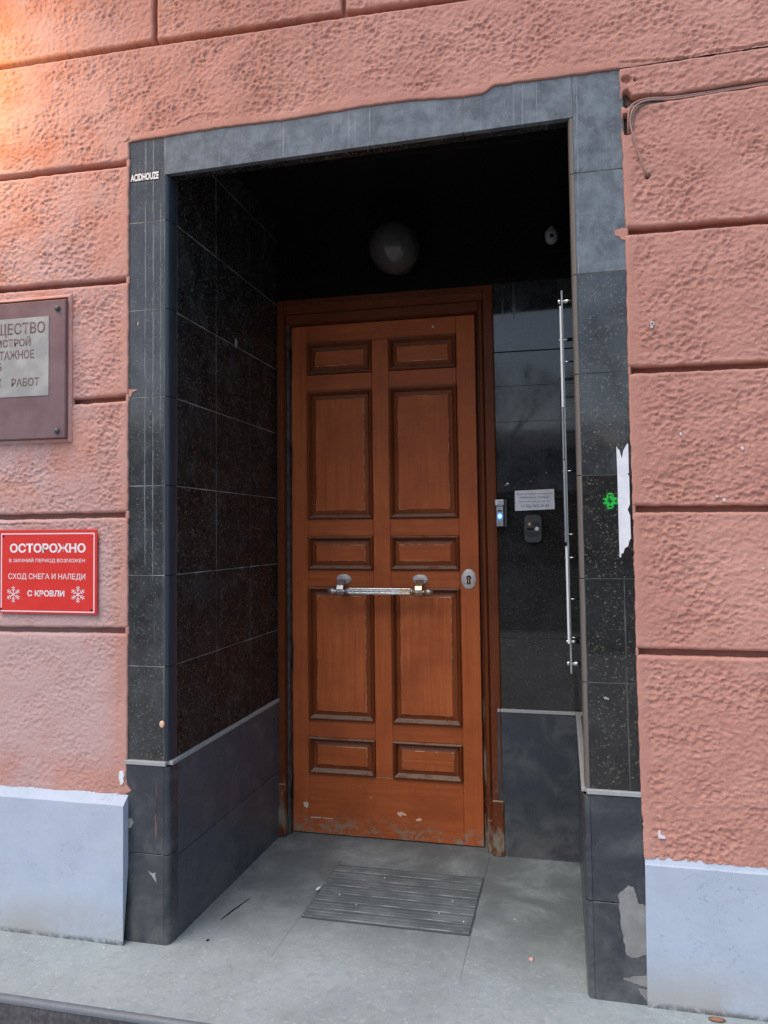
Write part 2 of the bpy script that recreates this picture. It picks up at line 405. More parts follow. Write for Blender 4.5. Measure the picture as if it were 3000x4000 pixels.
def props(o, label=None, cat=None, group=None, kind=None):
    for k, v in (('label', label), ('category', cat), ('group', group), ('kind', kind)):
        if v: o[k] = v
    return o
def obj(name, mb, mat, parent=None, fix=True, **kw):
    me = bpy.data.meshes.new(name); me.from_pydata(mb.v, [], mb.f)
    if any(mb.smooth): me.polygons.foreach_set('use_smooth', mb.smooth)
    if fix:
        b = bmesh.new(); b.from_mesh(me); bmesh.ops.recalc_face_normals(b, faces=b.faces); b.to_mesh(me); b.free()
    me.materials.append(mat); me.update()
    o = bpy.data.objects.new(name, me); COL.objects.link(o)
    if parent: o.parent = parent
    return props(o, **kw)
def thing(name, label, cat, loc=(0, 0, 0), group=None):
    o = bpy.data.objects.new(name, None); COL.objects.link(o); o.empty_display_size = .05
    return props(o, label, cat, group)
def dup(o, loc, parent=None):
    c = o.copy(); COL.objects.link(c); c.location = loc; c.parent = parent or o.parent; return c

def text(name, body, box, y, mat, parent, bold=0., depth=.0004, face='-y'):
    cu = bpy.data.curves.new(name, 'FONT'); cu.body = body; cu.offset = bold; cu.size = 1.; cu.resolution_u = 3
    o = bpy.data.objects.new(name, cu); COL.objects.link(o)
    dg = bpy.context.evaluated_depsgraph_get(); me = bpy.data.meshes.new_from_object(o.evaluated_get(dg))
    COL.objects.unlink(o); bpy.data.objects.remove(o)
    n = len(me.vertices); co = np.empty(n*3); me.vertices.foreach_get('co', co); co = co.reshape(-1, 3)
    a, b = co.min(0), co.max(0); x0, x1, z0, z1 = box
    out = np.empty_like(co)
    out[:, 0] = x0 + (co[:, 0]-a[0])/(b[0]-a[0])*(x1-x0)
    out[:, 2] = z0 + (co[:, 1]-a[1])/(b[1]-a[1])*(z1-z0)
    out[:, 1] = y
    me.vertices.foreach_set('co', out.ravel()); me.materials.clear(); me.materials.append(mat); me.update()
    t = bpy.data.objects.new(name, me); COL.objects.link(t); t.parent = parent
    return t

# ------------------------------------------------------------------ survey of the facade (metres)
D = .9266                 # depth of the recess
DL = .9865                # face of the door leaf
XL = .1330                # left reveal
def xr(z): return 1.3640 - .0110*z                     # right reveal, a little out of plumb
def interp(x, pts): return float(np.interp(x, [p[0] for p in pts], [p[1] for p in pts]))
XO = [(0., 1.516), (.57, 1.5006), (.94, 1.494), (1.316, 1.4920), (1.69, 1.4860), (2.06, 1.4850), (2.513, 1.4756)]
def xo(z): return interp(z, XO)
def ztop(x): return 2.3772 + (x-.13)*.0163             # underside of the granite lintel
LT = [(-.2, 2.4915), (-.0011, 2.4915), (.1672, 2.4958), (.2958, 2.4988), (.4213, 2.4968), (.5053, 2.4955), (.6646, 2.5004), (.7751, 2.5041),
      (.8969, 2.5037), (.9778, 2.4973), (1.0487, 2.4921), (1.1099, 2.4948), (1.1361, 2.5133), (1.34, 2.512), (1.4756, 2.513), (2., 2.520)]
def fz(y): return .02 - .0290*max(y, 0.)               # floor of the recess falls slightly inwards

# ------------------------------------------------------------------ noise for the stucco relief
_rs = np.random.RandomState(3); _perm = _rs.permutation(512); _perm = np.concatenate([_perm, _perm, _perm])
_ang = _rs.rand(512)*2*np.pi
def perlin(x, y):
    xi = np.floor(x).astype(int); yi = np.floor(y).astype(int); xf = x-xi; yf = y-yi
    def g(ix, iy, dx, dy):
        h = _perm[(_perm[ix & 511] + iy) & 511]; return np.cos(_ang[h])*dx + np.sin(_ang[h])*dy
    u = xf*xf*xf*(xf*(xf*6-15)+10); v = yf*yf*yf*(yf*(yf*6-15)+10)
    a = g(xi, yi, xf, yf); b = g(xi+1, yi, xf-1, yf); c = g(xi, yi+1, xf, yf-1); d = g(xi+1, yi+1, xf-1, yf-1)
    return ((a*(1-u)+b*u)*(1-v) + (c*(1-u)+d*u)*v)*1.5
def sstep(a, b, x):
    t = np.clip((x-a)/(b-a), 0, 1); return t*t*(3-2*t)
def scallop(x, z, sx, sz, seed):
    """overlapping shallow bowls of uneven size and depth, like sprayed roughcast"""
    wx = perlin(x/.022+seed, z/.022)*.22; wz = perlin(x/.022, z/.022+seed+9)*.22
    u = x/sx + wx; v = z/sz + wz; iu = np.floor(u).astype(int); iv = np.floor(v).astype(int); out = np.zeros_like(x)
    for a in (-1, 0, 1):
        for b in (-1, 0, 1):
            h = _perm[(_perm[(iu+a+seed) & 511] + iv + b) & 511]; h2 = _perm[(h+131) & 511]; h3 = _perm[(h+317) & 511]
            cx = iu+a+h/512.; cz = iv+b+h2/512.; d = (u-cx)**2 + (v-cz)**2; r = .30+.55*h3/512.
            out = np.maximum(out, np.clip(1-d/(r*r), 0, 1)**.5*(.25+.75*_perm[(h+71) & 511]/512.))
    return out
CARVE = [(1.4925, 2.427, .012, .023, .028), (1.540, 2.4215, .060, .0105, .028), (1.4905, 2.358, .0095, .030, .026), (1.497, 2.336, .010, .010, .012),
         (1.493, 2.480, .012, .010, .012), (1.515, 2.4774, .004, .004, .012), (1.5445, 2.2096, .0055, .0055, .02), (1.600, 2.4195, .030, .005, .014)]
CRACKS = [[(.050, 2.5205), (.110, 2.523), (.161, 2.5212), (.172, 2.532), (.205, 2.541), (.250, 2.5485), (.291, 2.5425)],
          [(1.478, 2.5296), (1.530, 2.5245), (1.60, 2.519), (1.659, 2.5185), (1.72, 2.5255), (1.80, 2.5215), (1.85, 2.5270), (2.0, 2.53)], [(-.50, 1.296), (-.43, 1.293), (-.36, 1.297), (-.28, 1.294)]]
def cracks(x, z):
    m = (np.abs(z-2.53) < .04) | (np.abs(z-1.295) < .02); out = np.zeros_like(x)
    if not m.any(): return out
    px, pz = x[m], z[m] + .0022*perlin(x[m]/.012, z[m]/.012+5); d = np.full(px.shape, 9.)
    for L in CRACKS:
        for (ax, az), (bx, bz) in zip(L, L[1:]):
            t = np.clip(((px-ax)*(bx-ax)+(pz-az)*(bz-az))/((bx-ax)**2+(bz-az)**2), 0, 1)
            s_ = np.sign((bx-ax)*(pz-az)-(bz-az)*(px-ax)); dd = np.hypot(px-ax-t*(bx-ax), pz-az-t*(bz-az))
            d = np.where(dd < np.abs(d), dd*s_, d)
    w = .45+.55*sstep(-.3, .3, perlin(px/.03, pz/.03+2))
    out[m] = w*(.0055*sstep(.0035, .0, np.abs(d)) - .0040*sstep(.012, .001, d)*(d > 0))
    return out
def relief(x, z):
    patch = sstep(-.45, .35, perlin(x/.13+3, z/.10+8))
    leftm = sstep(.35, -.25, x)*.45
    amp = (.48+.62*patch)*(1-leftm*sstep(1.6, .7, z)*1.2)*(1-.25*leftm)
    h = amp*(scallop(x, z, .0140, .0112, 0)*.0054 + scallop(x+.004, z+.003, .0080, .0070, 77)*.0024 - .0007*perlin(x/.006+90, z/.0055+11))
    return h + cracks(x, z) + .0016*perlin(x/.11, z/.08) + .0014*perlin(x/.31+5, z/.27)

facade = thing('building_facade', 'salmon pink rough stucco wall with horizontal grooves around the black granite doorway', 'wall')
def stucco(x0, x1, zlo, zhi, flags, res=.0030, yb=-.007, name='stucco_block', bmask=None):
    """one block of the rusticated render; flags for left, right, bottom, top: g groove, m smooth margin, o runs on"""
    fx0 = x0 if callable(x0) else (lambda z: x0); fx1 = x1 if callable(x1) else (lambda z: x1)
    flo = zlo if callable(zlo) else (lambda x: zlo); fhi = zhi if callable(zhi) else (lambda x: zhi)
    xm = (fx0(flo(0)) + fx1(flo(0)))/2
    W = abs(fx1(flo(xm)) - fx0(flo(xm))); H = abs(fhi(xm)-flo(xm))
    nx = max(4, int(W/res)); nz = max(4, int(H/res))
    def axis(n, L):
        t = np.linspace(0, 1, n); e = np.array([.0008, .002])/L
        return np.concatenate([[0, 0], e, t[1:-1], 1-e[::-1], [1, 1]])
    U = axis(nx, W); V = axis(nz, H)
    zp = np.array([flo(xm) + v*(fhi(xm)-flo(xm)) for v in V])
    X0 = np.array([fx0(z) for z in zp]); X1 = np.array([fx1(z) for z in zp])
    X = X0[:, None]*(1-U[None]) + X1[:, None]*U[None]
    xs = np.linspace(X.min(), X.max(), 400)
    lo = np.interp(X, xs, [flo(x) for x in xs]); hi = np.interp(X, xs, [fhi(x) for x in xs])
    Z = lo + V[:, None]*(hi-lo)
    BIG = 9.
    dd = {'l': X-X0[:, None], 'r': X1[:, None]-X, 'b': Z-lo, 't': hi-Z}
    Y = np.full_like(X, yb); amp = np.ones_like(X)
    jx = .0016*perlin(Z/.035+3, Z*0+.3) + .0022*perlin(Z/.011, Z*0+9.3)*sstep(.1, .6, perlin(Z/.09, Z*0+.7))
    jz = .0016*perlin(X/.035+1, X*0+Z.mean()*31) + .0008*perlin(X/.012, X*0+Z.mean()*17)
    for k, fl in zip('lrbt', flags):
        d = dd[k]
        if k == 'b' and bmask: d = d + bmask(X)*.2
        if fl == 'o': continue
        r = .010 if fl == 'g' else .0045
        t = np.clip(1-d/r, 0, 1); Y += r*(1-np.sqrt(np.clip(1-t*t, 0, 1)))
        if fl == 'g': amp *= sstep(-.002, .016, d)
        else: amp *= .06+.94*sstep(.010, .038, d + .010*perlin(X/.05, Z/.05+4))
        w = sstep(.05, 0, d)
        if k in 'lr': X = X + w*jx*(1.4 if fl == 'm' else .6)
        else: Z = Z + w*jz
    Y += amp*relief(X, Z)
    for cx, cz, rx, rz, dep in CARVE:
        q = np.sqrt(((X-cx)/rx)**2 + ((Z-cz)/rz)**2) + .25*perlin(X/.008, Z/.008)
        Y += dep*sstep(1.15, .75, q)
    # skirts fold back into the wall
    if flags[0] != 'o': Y[:, 0] = .045
    if flags[1] != 'o': Y[:, -1] = .045
    if flags[2] != 'o': Y[0] = np.where(bmask(X[0]) > .5, Y[0], .045) if bmask else .045
    if flags[3] != 'o': Y[-1] = .045
    n, m = X.shape
    co = np.stack([X, Y, Z], -1).reshape(-1, 3).astype(np.float32)
    i = (np.arange(n-1)[:, None]*m + np.arange(m-1)[None]).ravel()
    F = np.stack([i, i+1, i+m+1, i+m], -1).astype(np.int32)
    me = bpy.data.meshes.new(name); me.vertices.add(len(co)); me.vertices.foreach_set('co', co.ravel())
    me.loops.add(F.size); me.loops.foreach_set('vertex_index', F.ravel())
    me.polygons.add(len(F)); me.polygons.foreach_set('loop_start', np.arange(0, F.size, 4, dtype=np.int32))
    me.polygons.foreach_set('use_smooth', np.ones(len(F), bool))
    me.update(calc_edges=True); me.materials.append(M['stucco'])
    o = bpy.data.objects.new(name, me); COL.objects.link(o); o.parent = facade
    return o

GW = .0085
def line(pts): return lambda x: interp(x, pts)
G = {1: [(-.48, 2.8013), (.08, 2.7973), (.42, 2.7900), (.70, 2.7885), (1.01, 2.7805), (1.9, 2.776)],
     2: [(-.48, 2.4295), (-.014, 2.426), (.7, 2.42), (1.49, 2.4155), (1.61, 2.4165), (1.85, 2.4255)],
     3: [(-.48, 2.0585), (-.01, 2.0546), (1.487, 2.0640), (1.84, 2.0608)],
     4: [(-.48, 1.679), (-.19, 1.6806), (-.007, 1.6842), (1.485, 1.6877), (1.83, 1.6847)],
     5: [(-.467, 1.3173), (0, 1.3198), (1.49, 1.3162), (1.824, 1.3128)],
     6: [(-.464, .9562), (-.005, .961), (1.49, .938), (1.817, .9384)]}
def glo(k): return lambda x: interp(x, G[k]) + GW
def ghi(k): return lambda x: interp(x, G[k]) - GW
XLE, XRE = -1.15, 2.35
PL_T, PR_T = .464, .404
# upper course with upright joints
xs = [XLE, .0861-.614, .0861, .6999, 1.3135, 1.927, XRE]
for a, b in zip(xs, xs[1:]):
    stucco(a+.007, b-.007, glo(1), 3.16, 'gggg')
stucco(XLE, XRE, lambda x: interp(x, LT) + .0005, ghi(1), 'oomg', bmask=lambda X: np.maximum(sstep(.004, -.004, X), sstep(1.4725, 1.479, X)))
stucco(XLE, -.003, glo(2), lambda x: interp(x, LT) + .0005, 'omgo')
stucco(lambda z: xo(z), XRE, glo(2), lambda x: interp(x, LT) + .0002, 'mogg')
for k in (2, 3, 4, 5):
    stucco(XLE, -.003, glo(k+1), ghi(k), 'omgg')
    stucco(lambda z: xo(z), XRE, glo(k+1), ghi(k), 'mogg', yb=-.008)
stucco(XLE, -.003, lambda x: PL_T-.004, ghi(6), 'omog')
stucco(lambda z: xo(z), XRE, lambda x: PR_T-.004, ghi(6), 'moog', yb=-.008)
for k in (2, 3, 4, 5, 6):
    z = interp(-.003, G[k]); m = MB(); m.cbox(-.0125, .0, -.0052, .02, z-GW-.004, z+GW+.004, .003); obj('groove_stop', m, M['stucco'], facade)
    if k > 2:
        z = interp(1.49, G[k]); x = xo(z); m = MB(); m.cbox(x-.0005, x+.007, -.0052, .02, z-GW-.004, z+GW+.004, .003); obj('groove_stop', m, M['stucco'], facade)
# wall behind the render, seen at the bottom of the grooves
wc = MB()
wc.cbox(XLE, -.0085, .030, .06, 0, 3.2); wc.cbox(xo(2)+.0085, XRE, .030, .06, 0, 3.2); wc.cbox(-.0084, xo(2)+.0084, .030, .06, 2.535, 3.2)
obj('wall_core', wc, M['stucco'], facade)
up = MB(); up.cbox(-7, 9, .0, .5, 3.165, 9.0, .01); up.cbox(-7, XLE-.006, -.005, .06, -.2, 3.16, .01); up.cbox(XRE+.006, 9, -.005, .06, -.2, 3.16, .01)
obj('upper_wall', up, M['stucco'], facade)
bc = MB(); bc.cbox(1.479, 1.64, .0130, .0158, 2.322, 2.448, .001); obj('broken_masonry', bc, M['earth'], facade)
# white plinths
def plinth(x0, x1, yf, zc, zt, label):
    m = MB(); n = 240
    V = []; ys = [(yf, .0), (yf, zc-.004), (yf+.004, zc), (-.002, zt), (.02, zt)]
    m.add([], [])
    xs = np.linspace(x0, x1, n)
    for i, x in enumerate(xs):
        for y, z in ys: V.append((x, y + .0008*math.sin(x*37+z*9), z + (random.uniform(-.0005, .0005) if z > .1 else 0)))
    k = len(ys)
    F = [(i*k+j, i*k+j+1, (i+1)*k+j+1, (i+1)*k+j) for i in range(n-1) for j in range(k-1)]
    F += [tuple(range(k)), tuple((n-1)*k+j for j in reversed(range(k)))]
    m.add(V, F); return obj('plinth_block', m, M['plinth'], facade, label=label)
plinth(XLE, .0015, -.034, .4400, .4635, 'pale grey painted plinth left of the granite pier')
plinth(1.5075, XRE, -.013, .3890, .4045, 'pale grey painted plinth right of the granite pier')
def ragged(pts, amp, n=5):
    out = []
    for a, b in zip(pts, pts[1:]+pts[:1]):
        L = math.hypot(b[0]-a[0], b[1]-a[1])
        for i in range(n):
            t = i/n; q = min(amp, L*.12)*(0 if i == 0 else 1); out.append((a[0]+(b[0]-a[0])*t+random.uniform(-q, q), a[1]+(b[1]-a[1])*t+random.uniform(-q, q)))
    return out
def blob(name, pts, y0, y1, mat, parent, **kw):
    pts = ragged(list(pts), .0022)
    return obj(name, MB().poly(pts, y0, y1), mat, parent, **kw)
# slopped paint over the edge of the granite
blob('paint_smear', [(1.49, 2.0755), (1.4789, 2.0760), (1.4640, 2.0738), (1.4568, 2.0715), (1.4575, 2.0570), (1.4690, 2.0535), (1.4720, 2.0465), (1.49, 2.043)], -.0022, .0005, M['stucco'], facade)
blob('paint_smear', [(-.008, 1.711), (.010, 1.7105), (.0254, 1.7096), (.0255, 1.7060), (.0120, 1.7030), (.0041, 1.6880), (-.008, 1.686)], -.0022, .0005, M['stucco'], facade)
blob('paint_smear', [(-.03, .510), (-.012, .512), (-.004, .492), (.006, .482), (.0127, .4759), (.004, .470), (-.0083, .4665), (-.03, .4665)], -.0085, .0005, M['stucco'], facade)
blob('bare_patch', [(-.026, .532), (-.012, .534), (-.011, .498), (-.020, .492), (-.027, .510)], -.0128, -.006, M['paper'], facade)

# ------------------------------------------------------------------ granite portal
portal = thing('granite_portal', 'black polished granite tiled doorway surround with deep recess and grey base trim', 'doorway')
ZR = [2.2345, 1.9570, 1.6845, 1.4090, 1.1325, .8540]       # joints on the pier and in the recess
LED0, LED1 = .5545, .5670
J = .0011
def tile(quad, n, mat, name='granite_tile', depth=.018, c=.0009, push=0.):
    nn = Vector(n)
    q = [Vector(p) + nn*push for p in quad]
    return obj(name, MB().slab(q, n, depth, c), mat, portal, fix=False)
def jit(a): return random.uniform(-a, a)
def front(x0f, x1f, z0, z1, mat, name='granite_tile', push=0.):
    f0 = x0f if callable(x0f) else (lambda z: x0f); f1 = x1f if callable(x1f) else (lambda z: x1f)
    p = push + jit(.0004)
    return tile([(f0(z0)+J, 0, z0+J), (f1(z0)-J, 0, z0+J), (f1(z1)-J, 0, z1-J), (f0(z1)+J, 0, z1-J)], (0, -1, 0), mat, name, push=p)
FXL = .1180
def fxr(z): return xr(z) + .0125
rows = [2.53] + ZR + [LED1]
for a, b in zip(rows, rows[1:]):
    front(-.008, FXL, b, a if a < 2.5 else 2.535, M['pier'])
ZRR = [2.2402, 1.9603, 1.6862, 1.4098, 1.1309, .8526]
rows_r = [2.535] + ZRR + [.5690]
for i, (a, b) in enumerate(zip(rows_r, rows_r[1:])):
    if i in (5, 6):
        front(fxr, lambda z: xo(z)-.026, b, a, M['granite']); front(lambda z: xo(z)-.026, lambda z: xo(z)+.007, b, a, M['granite'])
    else:
        front(fxr, lambda z: xo(z)+.007, b, a, M['lintel'] if i < 2 else (M['weathered'] if i < 4 else M['granite']))  # painted sky sheen weakens row by row down the pier
lj = [FXL, .5073, .7750, 1.0487, None]
for a, b in zip(lj, lj[1:]):
    xa, xb = a, (b if b else fxr(2.45))
    x0, x1 = xa+J, xb-J
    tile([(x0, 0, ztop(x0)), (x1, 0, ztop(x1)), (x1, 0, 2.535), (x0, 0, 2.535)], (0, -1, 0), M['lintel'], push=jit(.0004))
# rounded tile edges at both front corners
def bead(pts, z0f, z1f, mat, fx):
    m = MB(); n = len(pts); V = []
    for z in (z0f, z1f):
        for dx, y in pts: V.append((fx(z)+dx, y, z))
    m.add(V, [(i, i+1, n+i+1, n+i) for i in range(n-1)], True); return obj('edge_bead', m, mat, portal)
bl = [(-.015, .0003), (-.009, .0018), (-.004, .008), (-.0012, .020), (-.0002, .036), (0., .0515)]
br = [(.0125, .0003), (.006, .0015), (.002, .006), (.0006, .016), (.0002, .03), (0., .0515)]
rl = [2.376] + ZR + [LED1]
rlh = [2.605, 2.5115] + ZR + [LED1]
for a, b in zip(rl, rl[1:]): bead(bl, b+J, a-J, M['bead_l'], lambda z: XL)
rr = [2.397] + ZRR + [.5690]
rrh = [2.605, 2.5115] + ZRR + [.5690]
for a, b in zip(rr, rr[1:]): bead(br, b+J, a-J, M['bead_r'], xr)
# left reveal
cy = [.0525, .3350, .6350, D+.02]
for a, b in zip(rlh, rlh[1:]):
    for i in range(3):
        y0, y1 = cy[i]+J, cy[i+1]-J; xx = XL - jit(.0005)
        zt1, zt0 = a-J, a-J
        tile([(xx, y0, b+J), (xx, y1, b+J), (xx, y1, a-J), (xx, y0, a-J)], (1, 0, 0), M['reveal'])
# right reveal, seen edge-on
for a, b in zip(rrh, rrh[1:]):
    for i in range(3):
        y0, y1 = cy[i]+J, cy[i+1]-J
        tile([(xr(b+J), y0, b+J), (xr(b+J), y1, b+J), (xr(a-J), y1, a-J), (xr(a-J), y0, a-J)], (-1, 0, .011), M['granite'])
# back wall beside the door and above it
FR = lambda z: 1.0725 - .0090*z
ZB = [1.9755, 1.8383, 1.6956, 1.4174, 1.1285, .8430, .5660]
zb = [2.2525] + ZB
for i, (a, b) in enumerate(zip(zb, zb[1:])):
    g0 = .0022 if i == 0 else .0003; g1 = .0022 if i == 1 else .0003
    tile([(FR(b)-.02, D, b+g0), (xr(b)+.01, D, b+g0), (xr(a)+.01, D, a-g1), (FR(a)-.02, D, a-g1)], (0, -1, 0), M['mirror'] if b > 1.4 else M['backwall'], push=jit(.0002), c=.0005)
bx = [.10, .2138, .4884, .7721, 1.045, 1.38]
for a, b in zip(bx, bx[1:]):
    tile([(a+J, D, 2.252), (b-J, D, 2.252), (b-J, D, 2.605), (a+J, D, 2.605)], (0, -1, 0), M['upper'], push=jit(.0006))  # granite copy blackened to carry the recess shade
# soffit, recess shade put into its near-black colour
K3 = .0003
sx = [.10, .5073, .7750, 1.0487, 1.375]
for a, b in zip(sx, sx[1:]):
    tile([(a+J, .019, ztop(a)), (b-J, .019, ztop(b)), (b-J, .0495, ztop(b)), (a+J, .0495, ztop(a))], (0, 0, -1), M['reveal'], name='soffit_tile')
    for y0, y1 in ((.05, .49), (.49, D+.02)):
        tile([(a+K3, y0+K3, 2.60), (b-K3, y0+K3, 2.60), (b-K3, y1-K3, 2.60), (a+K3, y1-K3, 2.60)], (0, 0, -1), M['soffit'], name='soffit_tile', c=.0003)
inner = MB(); inner.cbox(.10, 1.40, .0015, .0488, 2.402, 2.62); obj('lintel_back', inner, M['soffit'], portal)
# honed base course with its light trim
BP = .006
def base_front(f0, f1, z0, z1): front(f0, f1, z0, z1, M['honed'], 'base_slab', BP)
base_front(-.0100, XL-.015+.004, .2880, LED0); base_front(-.0100, XL-.015+.004, .0, .2880)
base_front(fxr, lambda z: xo(z)+.001, .2760, .5560); base_front(fxr, lambda z: xo(z)+.001, .0, .2760)
bbl = [(-.0112, -.0057), (-.004, -.0045), (.003, .002), (.0052, .014), (.0058, .034), (.0058, .0515)]
bbr = [(.0128, -.0057), (.004, -.0045), (-.003, .002), (-.0052, .014), (-.0058, .034), (-.0058, .0515)]
for z0, z1 in ((.0, .288), (.288, LED0)): bead(bbl, z0+J, z1-J, M['honed'], lambda z: XL)
for z0, z1 in ((.0, .276), (.276, .556)): bead(bbr, z0+J, z1-J, M['honed'], xr)
by = [.0525, .4850, D+.02]
for z0, z1 in ((-.01, .2680), (.2680, LED0)):
    for y0, y1 in zip(by, by[1:]):
        tile([(XL+BP, y0+J, z0+J), (XL+BP, y1-J, z0+J), (XL+BP, y1-J, z1-J), (XL+BP, y0+J, z1-J)], (1, 0, 0), M['honed_side'], 'base_slab')
    for y0, y1 in ((.0525, D+.02),):
        tile([(xr(z0)-BP, y0+J, z0+J), (xr(z0)-BP, y1-J, z0+J), (xr(z1)-BP, y1-J, z1-J), (xr(z1)-BP, y0+J, z1-J)], (-1, 0, .01), M['honed'], 'base_slab')
tile([(1.05, D, -.01), (1.38, D, -.01), (1.38, D, LED0-.002), (1.05, D, LED0-.002)], (0, -1, 0), M['honed'], 'base_slab', push=BP)
# trim strips
led = MB(); led.cbox(-.0120, XL-.006, -.0090, .01, LED0, LED1, .0012); obj('ledge_trim', led, M['ledge'], portal)
led = MB(); led.cbox(XL-.02, XL+.0088, .0102, D-.001, LED0, LED1, .0012); obj('ledge_trim', led, M['ledge'], portal)
led = MB(); led.cbox(xr(.56)+.004, xo(.56)+.001, -.0090, .01, .5570, .5695, .0012); obj('ledge_trim', led, M['ledge'], portal)
led = MB(); led.cbox(xr(.56)-.0088, xr(.56)+.02, .0102, D-.010, .5570, .5680, .0012); obj('ledge_trim', led, M['ledge'], portal)
led = MB(); led.cbox(1.05, xr(.56)-.009, D-.0095, D+.01, .5525, .5650, .0012); obj('ledge_trim', led, M['ledge'], portal)
# mortar behind the joints
mb = MB()
mb.add([(-.008, .0008, 0), (FXL+.001, .0008, 0), (FXL+.001, .0008, 2.535), (-.008, .0008, 2.535)], [(0, 1, 2, 3)])
mb.add([(FXL, .0009, ztop(.1)+.003), (fxr(2.4), .0009, ztop(1.35)+.003), (fxr(2.4), .0009, 2.535), (FXL, .0009, 2.535)], [(0, 1, 2, 3)])
mb.add([(XL-.0009, .05, 0), (XL-.0009, D+.02, 0), (XL-.0009, D+.02, 2.61), (XL-.0009, .05, 2.61)], [(0, 1, 2, 3)])
mb.add([(xr(0)+.002, .05, 0), (xr(0)+.002, D+.02, 0), (xr(2.4)+.002, D+.02, 2.61), (xr(2.4)+.002, .05, 2.61)], [(0, 1, 2, 3)])
obj('mortar_bed', mb, M['grout'], portal)
mb = MB()
mb.add([(fxr(0), .0008, 0), (xo(0)+.0, .0008, 0), (xo(2.5)+.007, .0008, 2.535), (fxr(2.535), .0008, 2.535)], [(0, 1, 2, 3)])
obj('mortar_bed', mb, M['grout_dark'], portal)
mb = MB()
mb.add([(1.03, D+.0045, 0), (1.40, D+.0045, 0), (1.40, D+.0045, 2.255), (1.03, D+.0045, 2.255)], [(0, 1, 2, 3)])
mb.add([(.09, D+.0035, 2.255), (1.40, D+.0035, 2.255), (1.40, D+.0035, 2.62), (.09, D+.0035, 2.62)], [(0, 1, 2, 3)])
mb.cbox(.0, 1.5, 1.06, 1.10, -.1, 2.6); mb.cbox(.0, .112, .08, 1.1, -.1, 2.6); mb.cbox(1.41, 1.55, .08, 1.1, -.1, 2.7); mb.cbox(.0, 1.55, .08, 1.1, 2.62, 2.7)
obj('dark_backing', mb, M['dark'], portal)
# dried plaster film, chips and drips on the lower piers
blob('plaster_film', [(1.4385, .296), (1.4440, .306), (1.4560, .314), (1.4640, .326), (1.4780, .322), (1.4850, .303), (1.4905, .2805), (1.5090, .2770), (1.5110, .150), (1.4700, .139), (1.4572, .1457), (1.4470, .205), (1.4410, .262)], -.0078, -.005, M['graystain'], portal)
blob('plaster_film', [(1.4480, .082), (1.4700, .090), (1.5110, .098), (1.5120, .066), (1.4910, .070), (1.4690, .076)], -.0078, -.005, M['graystain'], portal)
blob('plaster_film', [(1.4830, .060), (1.5130, .062), (1.5140, .022), (1.5040, .034), (1.4950, .046)], -.0078, -.005, M['graystain'], portal)
blob('chip_mark', [(.0700, .238), (.0790, .232), (.0870, .232), (.0945, .235), (.0920, .222), (.0980, .204), (.0900, .214), (.0830, .224)], -.0076, -.005, M['ledge'], portal)
blob('chip_mark', [(.0015, .39), (.0130, .391), (.0190, .382), (.0150, .366), (.0020, .360)], -.0076, -.005, M['graystain'], portal)
blob('chip_mark', [(1.4085, .8165), (1.4230, .8125), (1.4235, .8085), (1.4120, .8100)], -.0020, .0005, M['ledge'], portal)
blob('scratch', [(.0712, 1.640), (.0732, 1.640), (.0716, 1.588), (.0700, 1.588)], -.0020, .0005, M['cream'], portal)
blob('scratch', [(.0270, 1.926), (.0292, 1.922), (.0288, 1.909), (.0272, 1.911)], -.0020, .0005, M['peach'], portal)
blob('rust_streak', [(.0950, .505), (.0962, .505), (.0966, .334), (.0945, .334)], -.0070, -.005, M['rust'], portal)

q = MB(); q.lathe([(.0001, .003), (.006, .0026), (.011, .0012), (.013, .0002)], (XL, .5035, 1.9697), 'x', 12, 1., 1.5); obj('plaster_daub', q, M['graystain'], portal)
for x, z, r in ((1.0995, 1.4508, .0042), (1.0915, 1.4444, .0022), (1.1900, 1.4580, .0016), (1.2500, 1.4900, .0018)):
    q = MB(); q.lathe([(r, -.0002), (r*.8, -.0012), (.0001, -.0014)], (x, D-.0004, z), 'y', 10, 1.3); obj('plaster_daub', q, M['paper'], portal)
# ------------------------------------------------------------------ floor of the recess, landing, street
landing = thing('landing_floor', 'worn grey stone landing and doorway floor slabs', None); landing['kind'] = 'structure'
def slab(x0, x1, y0, y1, dz=0.):
    K = .0003
    q = [(x0+K, y0+K, fz(y0)+dz), (x1-K, y0+K, fz(y0)+dz), (x1-K, y1-K, fz(y1)+dz), (x0+K, y1-K, fz(y1)+dz)]
    return obj('floor_slab', MB().slab(q, (0, 0, 1), .05, .0004), M['floor'], landing, fix=False)
for (x0, x1, y0, y1) in ((.10, .4600, .006, .300), (.4600, 1.0160, .006, .300), (1.0160, 1.40, .006, .310), (.10, .4600, .300, 1.05), (.4600, 1.0160, .300, 1.05), (1.0160, 1.40, .310, 1.05)):
    slab(x0, x1, y0, y1, jit(.0001))
for x0, x1 in ((-4.0, -2.0), (-2.0, -.63), (-.63, 2.05), (2.05, 3.4), (3.4, 5.2)):
    slab(x0, x1, -.318, .006)
sb = MB(); sb.cbox(-6, 7, -.30, 1.1, -.2, -.030, .01); obj('slab_bed', sb, M['bed'], landing)
